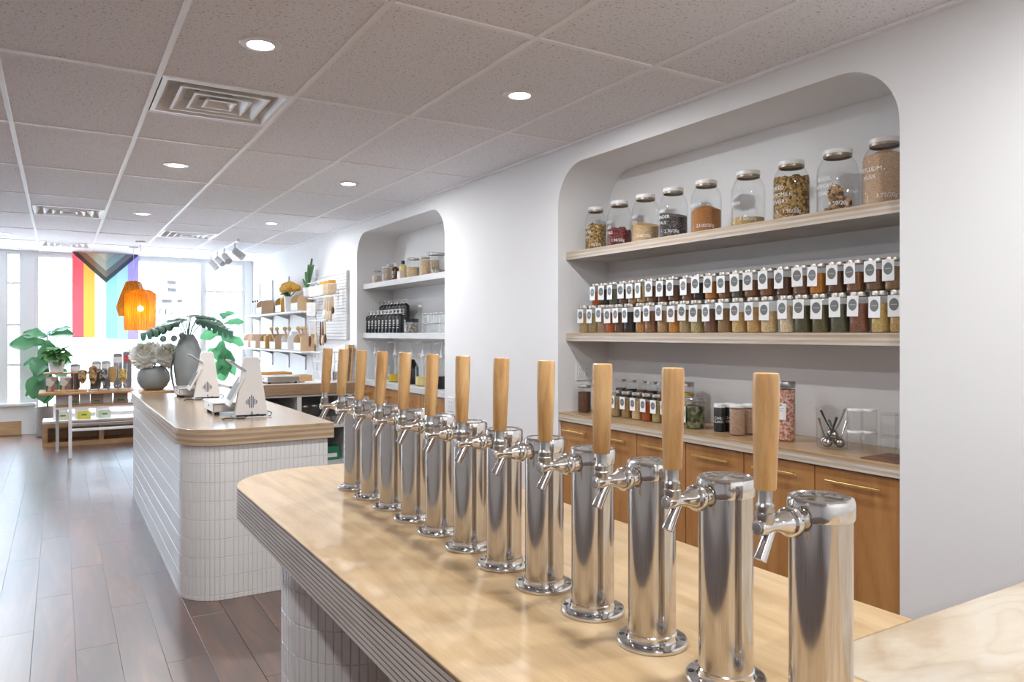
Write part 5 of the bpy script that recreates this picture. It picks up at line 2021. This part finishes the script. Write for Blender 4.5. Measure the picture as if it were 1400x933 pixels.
# ------------------------------------------------------------------ pendants, flag, track light
def shade_mat(name, col):
    m, nt, p = nodes_of(name)
    N = nt.nodes.new
    L = nt.links.new
    tc = N('ShaderNodeTexCoord')
    mp = N('ShaderNodeMapping')
    mp.inputs['Scale'].default_value = (30, 30, 3)
    L(tc.outputs['Object'], mp.inputs['Vector'])
    no = N('ShaderNodeTexNoise')
    no.inputs['Scale'].default_value = 2.5
    no.inputs['Detail'].default_value = 5
    L(mp.outputs['Vector'], no.inputs['Vector'])
    rp = N('ShaderNodeValToRGB')
    rp.color_ramp.elements[0].position = .35
    rp.color_ramp.elements[0].color = tuple(c * .55 for c in col) + (1,)
    rp.color_ramp.elements[1].position = .65
    rp.color_ramp.elements[1].color = (*col, 1)
    L(no.outputs['Fac'], rp.inputs['Fac'])
    df = N('ShaderNodeBsdfDiffuse')
    tl = N('ShaderNodeBsdfTranslucent')
    mx = N('ShaderNodeMixShader')
    mx.inputs[0].default_value = .55
    L(rp.outputs['Color'], df.inputs['Color'])
    L(rp.outputs['Color'], tl.inputs['Color'])
    L(df.outputs[0], mx.inputs[1])
    L(tl.outputs[0], mx.inputs[2])
    tp = N('ShaderNodeBsdfTransparent')
    m2 = N('ShaderNodeMixShader')
    m2.inputs[0].default_value = .14
    L(mx.outputs[0], m2.inputs[1])
    L(tp.outputs[0], m2.inputs[2])
    L(m2.outputs[0], nt.nodes['Material Output'].inputs['Surface'])
    MATS[name] = m


shade_mat('woven_orange', (.80, .31, .025))
emit_mat('bulb_glow', (1.0, .80, .45), 30)


def pendant(x, y, prof_, label, zb, lit=True):
    t = thing('pendant_lamp', label, 'pendant lamp', (x, y, CH), 0, 'orange woven pendant lamps')
    MB().lathe([(.05, -.02), (.055, -.016), (.055, 0)], 20).build('ceiling_rose', M['white_metal'], t)
    MB().tube([(0, 0, -.015), (0, 0, prof_[0][1] - CH)], .003, 6).build('cord', M['white_plastic'], t)
    s_ = MB().lathe([(r, z - CH) for r, z in prof_], 8, caps=False)
    sh = s_.build('shade', M['woven_orange'], t, (0, 0, 0), (0, 0, .3), angle=20)
    st = MB()
    for k in range(40):
        a = 2 * PI * k / 40 + .3
        st.tube([((r * .985) * math.cos(a), (r * .985) * math.sin(a), z - CH) for r, z in prof_], .0022, 4)
    tag(st.build('woven_strands', M['woven_orange'], sh), kind='stuff')
    MB().ball((0, 0, zb - CH), .035, 14, 10).build('bulb', M['bulb_glow' if lit else 'white_plastic'], t)
    MB().tube([(0, 0, zb + .03 - CH), (0, 0, prof_[0][1] - CH)], .014, 8).build('socket', M['white_plastic'], t)
    if not lit:
        return t
    ld = bpy.data.lights.new('pendant_bulb', 'POINT')
    ld.energy = 2.5
    ld.color = (1, .72, .4)
    ld.shadow_soft_size = .036
    lo = bpy.data.objects.new('bulb_light', ld)
    COL.objects.link(lo)
    lo.parent = t
    lo.location = (0, 0, zb - CH - .05)
    return t


pendant(.879, 10.43, [(.03, 1.965), (.12, 1.95), (.19, 1.90), (.192, 1.70), (.186, 1.50), (.178, 1.446)], 'orange woven pendant lamp with a glowing bulb and straight sides', 1.72)
pendant(.86, 11.17, [(.03, 2.11), (.095, 2.095), (.15, 1.95), (.212, 1.76), (.18, 1.64)], 'orange woven pendant lamp with a flared shade hanging behind the other', 1.82, False)


def cloth(name, col, tr=.6):
    m, nt, p = nodes_of(name)
    N = nt.nodes.new
    L = nt.links.new
    no = N('ShaderNodeTexNoise')
    no.inputs['Scale'].default_value = 6
    rp = N('ShaderNodeValToRGB')
    rp.color_ramp.elements[0].color = tuple(c * .93 for c in col) + (1,)
    rp.color_ramp.elements[1].color = (*col, 1)
    L(no.outputs['Fac'], rp.inputs['Fac'])
    df = N('ShaderNodeBsdfDiffuse')
    tl = N('ShaderNodeBsdfTranslucent')
    mx = N('ShaderNodeMixShader')
    mx.inputs[0].default_value = tr
    L(rp.outputs['Color'], df.inputs['Color'])
    L(rp.outputs['Color'], tl.inputs['Color'])
    L(df.outputs[0], mx.inputs[1])
    L(tl.outputs[0], mx.inputs[2])
    L(mx.outputs[0], nt.nodes['Material Output'].inputs['Surface'])
    MATS[name] = m
    return m


FY, FX0, FX1, FZ0, FZ1 = 12.22, .165, 1.005, 1.335, 2.56
fg = thing('striped_flag', 'sheer flag with vertical rainbow stripes and a dark chevron hung in the window', 'flag', ((FX0 + FX1) / 2, FY, FZ1))
fcx = (FX0 + FX1) / 2


def fwave(x, z):
    return .012 * math.sin(9 * x + 1.5 * z) + .006 * math.sin(17 * x - 2 * z)


cols = [('flag_red', (.44, .06, .07)), ('flag_orange', (.52, .21, .04)), ('flag_yellow', (.50, .44, .28)), ('flag_green', (.14, .26, .25)), ('flag_blue', (.18, .28, .33)), ('flag_violet', (.18, .14, .31))]
for k, (nm, c) in enumerate(cols):
    x0 = FX0 + (FX1 - FX0) * k / 6
    x1 = FX0 + (FX1 - FX0) * (k + 1) / 6
    mb = MB()
    for i in range(5):
        for j in range(13):
            x = x0 + (x1 - x0) * i / 4
            z = FZ0 + (FZ1 - FZ0) * j / 12
            mb.v.append((x - fcx, fwave(x, z), z - FZ1 + (.015 * math.sin(x * 5) if j == 0 else 0)))
    for i in range(4):
        for j in range(12):
            a = i * 13 + j
            mb.face((a, a + 13, a + 14, a + 1))
    mb.build('stripe', cloth(nm, c), fg)
ch = [('flag_black', (.13, .15, .17), .415, .505), ('flag_brown', (.36, .31, .32), .30, .415), ('flag_pale_blue', (.58, .66, .68), .195, .30), ('flag_pale_pink', (.66, .62, .64), .13, .195), ('flag_white', (.75, .75, .75), 0, .13)]
for nm, c, i0, i1 in ch:
    mb = MB()
    hw_ = (FX1 - FX0) / 2
    n_ = 12

    def vz(u, d_):   # V line: depth d_ below the top at the middle, rising to the sides
        return max(0.0, d_ * .42 / .505 * (1 - abs(u) * .505 / max(d_, .001) * .96)) if d_ > 0 else 0.0
    for s_ in (-1, 1):
        b_ = len(mb.v)
        for i in range(n_ + 1):
            u = s_ * i / n_ * (i1 / .505)
            for d_ in (i0, i1):
                z = FZ1 - vz(u, d_)
                x = fcx + u * hw_ * .98
                mb.v.append((x - fcx, fwave(x, z) - .004, z - FZ1))
        for i in range(n_):
            q_ = (b_ + 2 * i, b_ + 2 * i + 2, b_ + 2 * i + 3, b_ + 2 * i + 1)
            mb.face(q_ if s_ > 0 else q_[::-1])
    mb.build('chevron', cloth(nm, c, .5), fg)
MB().tube([(FX0 - fcx - .03, 0, .003), (FX1 - fcx + .03, 0, .003)], .006, 8).build('hanging_rod', M['white_metal'], fg)

tl_ = thing('track_light', 'white ceiling track with adjustable spotlights near the window', 'track light', (1.88, 10.6, CH))
MB().box((-.018, -1.05, -.03), (.018, 1.05, 0), .003).build('track', M['white_metal'], tl_)
mat('spot_grey', (.60, .60, .61), .4, var=.03)
for k, (y, az, el) in enumerate(((-.85, -.5, .9), (-.15, -1.2, .95), (.35, -1.0, 1.0), (.85, -.8, .8))):
    h_ = MB().lathe([(.03, -.02), (.045, 0), (.048, .13), (.044, .13)], 20)
    h_.xf(0, Matrix.Translation((0, y, -.13)) @ Matrix.Rotation(az, 4, 'Z') @ Matrix.Rotation(PI - el, 4, 'Y'))
    hd = h_.build('spot_head', M['spot_grey'], tl_)
    MB().tube([(0, y, -.03), (0, y, -.13)], .012, 10).build('stem', M['white_metal'], hd)
    d_ = Matrix.Translation((0, y, -.13)) @ Matrix.Rotation(az, 4, 'Z') @ Matrix.Rotation(PI - el, 4, 'Y')
    b = MB().lathe([(.042, .122), (.042, .126)], 18)
    b.xf(0, d_)
    b.build('lens', M['lamp_glow' if k == 0 else 'white_plastic'], hd)

# ------------------------------------------------------------------ plants by the window


def leaf_mat(name, col, tcol, fac=.4):
    m = mat(name, col, .36, var=.3, scale=6)
    nt = m.node_tree
    tl = nt.nodes.new('ShaderNodeBsdfTranslucent')
    tl.inputs['Color'].default_value = (*tcol, 1)
    mx = nt.nodes.new('ShaderNodeMixShader')
    mx.inputs[0].default_value = fac
    nt.links.new(nt.nodes['Principled BSDF'].outputs[0], mx.inputs[1])
    nt.links.new(tl.outputs[0], mx.inputs[2])
    nt.links.new(mx.outputs[0], nt.nodes['Material Output'].inputs['Surface'])


leaf_mat('leaf_fig', (.055, .17, .075), (.05, .16, .05), .25)
leaf_mat('leaf_fig_light', (.10, .30, .16), (.12, .36, .15), .5)
mat('bark', (.20, .13, .08), .8, var=.2)
mat('planter_grey', (.20, .18, .16), .6, var=.1)
mat('soil', (.05, .035, .025), .9, var=.3)


def fig_leaf_mesh(m_, L=.30, W=.105, bend=.25):
    mb = MB()
    ns_ = 9
    for s_ in range(ns_ + 1):
        f_ = s_ / ns_
        w_ = W * (math.sin(PI * min(1, .04 + f_ * .98)) ** .6) * (.55 + .6 * f_ - .12 * math.sin(f_ * 6.0))
        if s_ == ns_:
            w_ = .012
        z = -bend * L * f_ ** 2
        mb.v += [(L * f_, -w_, z + .10 * w_ + .01 * math.sin(f_ * 14)), (L * f_, -w_ * .5, z - .03 * w_), (L * f_, 0, z - .012), (L * f_, w_ * .5, z - .03 * w_), (L * f_, w_, z + .10 * w_ - .01 * math.sin(f_ * 14))]
    for s_ in range(ns_):
        for c_ in range(4):
            mb.face((5 * s_ + c_, 5 * (s_ + 1) + c_, 5 * (s_ + 1) + c_ + 1, 5 * s_ + c_ + 1))
    return mb.mesh('leaf', m_)


fig_a = fig_leaf_mesh(M['leaf_fig'])
fig_b = fig_leaf_mesh(M['leaf_fig_light'])


def fig_plant(loc, label, pot_r, pot_h, height, leaves, leaf_me, seed):
    random.seed(seed)
    t = thing('fiddle_leaf_fig', label, 'plant', loc, 0)
    MB().lathe([(pot_r * .8, 0), (pot_r * .84, .005), (pot_r, pot_h - .01), (pot_r, pot_h), (pot_r * .92, pot_h), (pot_r * .9, pot_h - .04)], 28).build('pot', M['planter_grey'], t)
    MB().lathe([(.001, pot_h - .035), (pot_r * .91, pot_h - .036)], 20, caps=False).build('soil', M['soil'], t)
    MB().tube([(0, 0, pot_h - .05), (.01, .01, height * .5), (-.01, 0, height * .78), (0, 0, height * .96)], [.014, .012, .009, .005], 8).build('trunk', M['bark'], t)
    for (z, az, el, roll, sc_) in leaves:
        o = link('leaf', leaf_me, t, (.012 * math.cos(az), .012 * math.sin(az), z), (roll + random.uniform(-.15, .15), el, az))
        o.scale = (sc_, sc_, sc_)
    return t


pq = PZ(64, 588, 0)
lv_ = [(1.28, PI, -.1, -.8, 1.4), (1.36, 2.7, -.35, -.6, 1.1), (1.40, -.6, -.5, .5, 1.0), (1.42, -1.6, -.3, 0, .9), (1.38, -.3, -.25, .8, 1.0), (1.32, -1.5, .7, 0, 1.3), (1.25, -1.0, .8, .2, 1.2), (1.18, -2.1, .75, -.2, 1.3),
       (1.05, PI, .1, -.8, .9), (1.0, -1.9, .5, 0, 1.1), (.98, -.7, .4, .4, 1.0), (.95, -2.3, .9, -.3, 1.5), (.9, -1.7, 1.0, 0, 1.5), (.85, -.9, .8, .3, 1.1), (.74, PI, .5, -.7, 1.0), (.72, -1.9, .8, 0, .9), (.68, -.5, .4, .5, .8), (1.1, .1, .2, .8, 1.0)]
fig_plant((-.13, 12.06, 0), 'large fiddle leaf fig in a dark grey planter beside the window column', .15, .40, 1.5, lv_, fig_a, 4)
lv2 = [(1.55, 2.9, -.4, -.7, .9), (1.55, -.3, -.3, .7, .9), (1.62, -1.6, -.6, 0, .8), (1.45, -1.4, .4, 0, 1.0), (1.42, PI, .1, -.8, 1.0), (1.35, -.1, .2, .8, 1.0), (1.30, -2.1, .8, -.2, 1.1), (1.22, -1.0, .9, .2, 1.1), (1.2, 2.9, .4, -.8, 1.0),
       (1.12, -1.6, 1.0, 0, 1.1), (1.05, -.6, .8, .4, 1.0), (1.05, -2.5, .8, -.4, 1.0), (1.0, -1.9, 1.1, 0, 1.0), (1.65, .5, -.6, .5, .7), (1.2, -1.5, .7, 0, 1.2)]
q = PY(305, 470, 11.6)
fig_plant((q[0], 11.6, 0), 'light green fiddle leaf fig behind the sales terminals near the window', .16, .38, 1.68, lv2, fig_b, 9)

# ------------------------------------------------------------------ display table, riser and goods
mat('table_white', (.80, .80, .81), .35, var=.02)
ramp_mat('table_wood', [(.3, (.40, .20, .09)), (.7, (.54, .30, .14))], rough=.4, scale=3, stretch=(1, 8, 8))
TX0, TX1, TY0, TY1, TZ = -.19, 1.05, 9.74, 10.36, .745
dt = thing('display_table', 'display table with a wooden top, a lower shelf and white metal legs', 'table', ((TX0 + TX1) / 2, (TY0 + TY1) / 2, 0))
ox, oy = (TX0 + TX1) / 2, (TY0 + TY1) / 2
MB().box((TX0 - ox, TY0 - oy, TZ - .028), (TX1 - ox, TY1 - oy, TZ), .004).build('table_top', M['table_wood'], dt)
MB().box((-.03 - ox, TY0 + .06 - oy, .575), (TX1 - ox, TY1 - oy, .595), .003).build('lower_shelf', M['table_wood'], dt)
for (xx, yy) in ((.095, TY0 + .015), (TX1 - .05, TY0 + .015), (-.03, TY1 - .05), (TX1 - .05, TY1 - .05)):
    MB().box((xx - ox, yy - oy, 0), (xx + .035 - ox, yy + .035 - oy, TZ - .028), .003).build('leg', M['table_white'], dt)
for yy in (TY0 + .02, TY1 - .045):
    MB().box((.1 - ox, yy - oy, .30), (TX1 - .02 - ox, yy + .025 - oy, .33), .003).build('stretcher', M['table_white'], dt)
    MB().box((-.03 - ox, yy + .045 - oy, .55), (TX1 - .02 - ox, yy + .07 - oy, .575), .002).build('shelf_rail', M['table_white'], dt)

co = thing('low_console', 'low open wooden console with a white top behind the display table', 'console', (.44, 11.05, 0))
MB().box((-.61, -.22, .29), (.62, .22, .32), .003).build('top', M['box_white'], co)
MB().box((-.61, -.22, 0), (.62, .22, .055)).build('base', M['base_oak'], co)
MB().box((-.61, -.22, .235), (.62, .22, .29)).build('frame_rail', M['base_oak'], co)
for xx in (-.61, .0, .56):
    MB().box((xx, -.22, .055), (xx + .055, .22, .235)).build('divider', M['base_oak'], co)
MB().box((-.6, .19, .055), (.61, .215, .235)).build('back_panel', M['base_oak'], co)
mat('card_yellow', (.80, .72, .12), .5)
mat('card_cream', (.78, .78, .58), .5)
mat('card_mint', (.66, .74, .60), .5)
mat('mark_green', (.05, .30, .10), .5)
mat('box_kraft', (.50, .40, .32), .6, var=.05)
for k, (px, m_) in enumerate(((86, 'card_cream'), (115, 'card_yellow'), (143, 'card_mint'))):
    q = PY(px, 570, 10.95)
    t = thing('price_card', ['cream card with a green mark on the console', 'bright yellow card with a green mark on the console', 'pale mint card with a green mark on the console'][k], 'card', (q[0], 10.93, .32), 0, 'cards on the console')
    MB().box((-.075, -.006, 0), (.075, .006, .10), .001).build('card', M[m_], t, (0, 0, 0), (-.15, 0, 0))
    MB().box((-.03, -.0072, .045), (.03, -.0058, .062)).build('mark', M['mark_green'], t, (0, 0, 0), (-.15, 0, 0))
    q2 = PY(px - 3, 570, 11.12)
    tag(MB().box((-.08, -.05, 0), (.08, .05, .20), .003).build('white_box', M['box_white'], None, (q2[0], 11.10, .32)), ['white box behind the cream card', 'white box behind the yellow card', 'white box behind the mint card'][k], 'box', 'white boxes on the console')
ZT2 = .595
for k, (px, m_, w_) in enumerate(((86, 'box_white', .065), (102, 'box_kraft', .047), (116, 'box_white', .052), (132, 'box_kraft', .062), (147, 'box_white', .048), (165, 'box_kraft', .075))):
    q = PY(px, 545, 9.95)
    t = thing('gift_box', ['white box on the lower table shelf nearest the shelf end', 'kraft box beside the table leg on the lower shelf', 'white box between two kraft boxes on the lower table shelf', 'wide kraft box with a green mark on the lower table shelf',
                           'white box next to the wide kraft box', 'kraft box with a green mark beside the white counter'][k], 'box', (q[0], 9.95, ZT2), 0, 'boxes on the lower table shelf')
    MB().box((-w_, -.05, 0), (w_, .05, .115), .003).build('body', M[m_], t)
    if m_ == 'box_kraft':
        MB().box((-w_ * .5, -.0515, .02), (w_ * .5, -.05, .045)).build('mark', M['mark_green'], t)

rs = thing('table_riser', 'narrow wooden riser shelf standing on the display table', 'riser', (.12, 10.15, TZ))
MB().box((-.27, -.10, .19), (.36, .10, .21), .003).build('board', M['table_wood'], rs)
for xx in (.03, .20):
    MB().box((xx, -.09, 0), (xx + .03, .09, .19)).build('support', M['walnut'], rs)
for xx in (-.26, .33):
    MB().box((xx, -.09, 0), (xx + .012, .09, .19)).build('side_panel', M['acrylic'], rs, smooth=False)
ramp_mat('print_mix', [(.2, (.08, .08, .09)), (.4, (.55, .30, .20)), (.55, (.70, .66, .58)), (.8, (.35, .40, .38))], rough=.4, scale=16, voronoi=True)
for k, px in enumerate((70, 90)):
    q = PY(px, 520, 10.05)
    t = thing('printed_tin', ['square tin with a dark printed picture under the riser', 'square tin with a pale printed picture under the riser'][k], 'tin', (-.063 if k == 0 else q[0], 10.07, TZ), 0, 'printed tins under the riser')
    MB().box((-.06, -.05, 0), (.06, .05, .15), .004).build('body', M['print_mix'], t)
    MB().box((-.061, -.051, .15), (.061, .051, .165), .003).build('lid', M['lid_grey' if k == 0 else 'box_white'], t)
for k, px in enumerate((82, 97, 110)):
    q = PY(px, 535, 9.85)
    tag(MB().box((-.055, -.035, 0), (.055, .035, .024), .004).build('soap_dish', M['board_wood'], None, (q[0], 9.84, TZ)), 'small wooden dish on the table edge, %s from the printed tins' % NUM[k], 'dish', 'wooden dishes on the table edge')
grain('chip_brown', (.42, .24, .10), (.12, .06, .03), (.66, .45, .22), 40)
grain('chip_yellow', (.66, .46, .08), (.4, .2, .05), (.8, .62, .2), 40)
grain('chip_dark', (.16, .13, .12), (.04, .04, .04), (.5, .48, .44), 40)
for k, (px, m_, f_) in enumerate(((113, 'chip_brown', .6), (127, 'chip_brown', .85), (141, 'chip_dark', .6), (154, 'spice_ginger', .8), (168, 'chip_yellow', .6))):
    q = PY(px, 520, 9.98)
    t = thing('glass_canister', 'upright glass canister of %s on the display table, %s from the riser' % (['nut coloured pieces', 'brown chips', 'dark chips', 'beige powder', 'yellow pieces'][k], NUM[k]), 'canister', (q[0], 9.98, TZ), 0, 'glass canisters on the display table')
    MB().lathe([(.001, .01), (.04, .008), (.044, .012), (.044, .05), (.018, .07), (.018, .09), (.044, .13), (.047, .30), (.047, .31)], 20, caps=False).build('glass_body', M['clear_glass'], t)
    MB().lathe([(.015, .08), (.041, .135), (.044, .14 + .15 * f_), (.01, .15 + .16 * f_)], 16).build('contents', M[m_], t)
    MB().lathe([(.044, 0), (.047, .004), (.047, .012), (.03, .014)], 20).build('foot', M['box_white'], t)
    MB().lathe([(.0485, .305), (.0485, .32), (.02, .325)], 20).build('lid', M['acrylic'], t)
mat('pouch_grey', (.22, .22, .23), .4, var=.2)
mat('pouch_red', (.55, .08, .10), .4)
for k, px in enumerate((103, 132, 145, 161, 174)):
    q = PY(px, 500, 10.31)
    t = thing('standing_pouch', 'grey standing pouch behind the canisters, %s from the small potted plant' % NUM[k], 'pouch', (q[0], 10.31, TZ), 0, 'grey pouches at the back of the table')
    hh = (.30, .33, .33, .42, .44)[k]
    MB().prism(rrect(-.048, 0, .048, hh, .02, 4), -.025, .025, .008).xf(0, Matrix.Rotation(PI / 2, 4, 'X')).build('pouch', M['pouch_grey'], t)
    MB().box((-.043, -.0262, hh * .72), (.043, -.0245, hh * .9)).build('printed_band', M['pouch_red' if k == 4 else 'box_white'], t)
q = PY(77, 505, 10.15)
pp = thing('potted_plant', 'small leafy plant in a white pot on the riser', 'plant', (q[0], 10.15, TZ + .21))
MB().lathe([(.062, 0), (.068, .004), (.085, .15), (.079, .152), (.076, .12)], 28).build('pot', M['white_plastic'], pp)
MB().lathe([(.001, .125), (.077, .124)], 18, caps=False).build('soil', M['soil'], pp)
mat('leaf_small', (.09, .26, .07), .4, var=.3, scale=12)
random.seed(8)
sm = fig_leaf_mesh(M['leaf_small'], .12, .05, .4)
for k in range(24):
    a = k * 2.4
    o = link('leaf', sm, pp, (.02 * math.cos(a), .02 * math.sin(a), .15 + .004 * k), (random.uniform(-.4, .4), -.9 + .06 * (24 - k) * .9 + random.uniform(-.2, .2), a))
    o.scale = (1.0 + random.uniform(-.2, .3),) * 3
    MB().tube([(0, 0, .12), (.02 * math.cos(a), .02 * math.sin(a), .15 + .004 * k)], .003, 5).build('stem', M['stem_green'], pp)
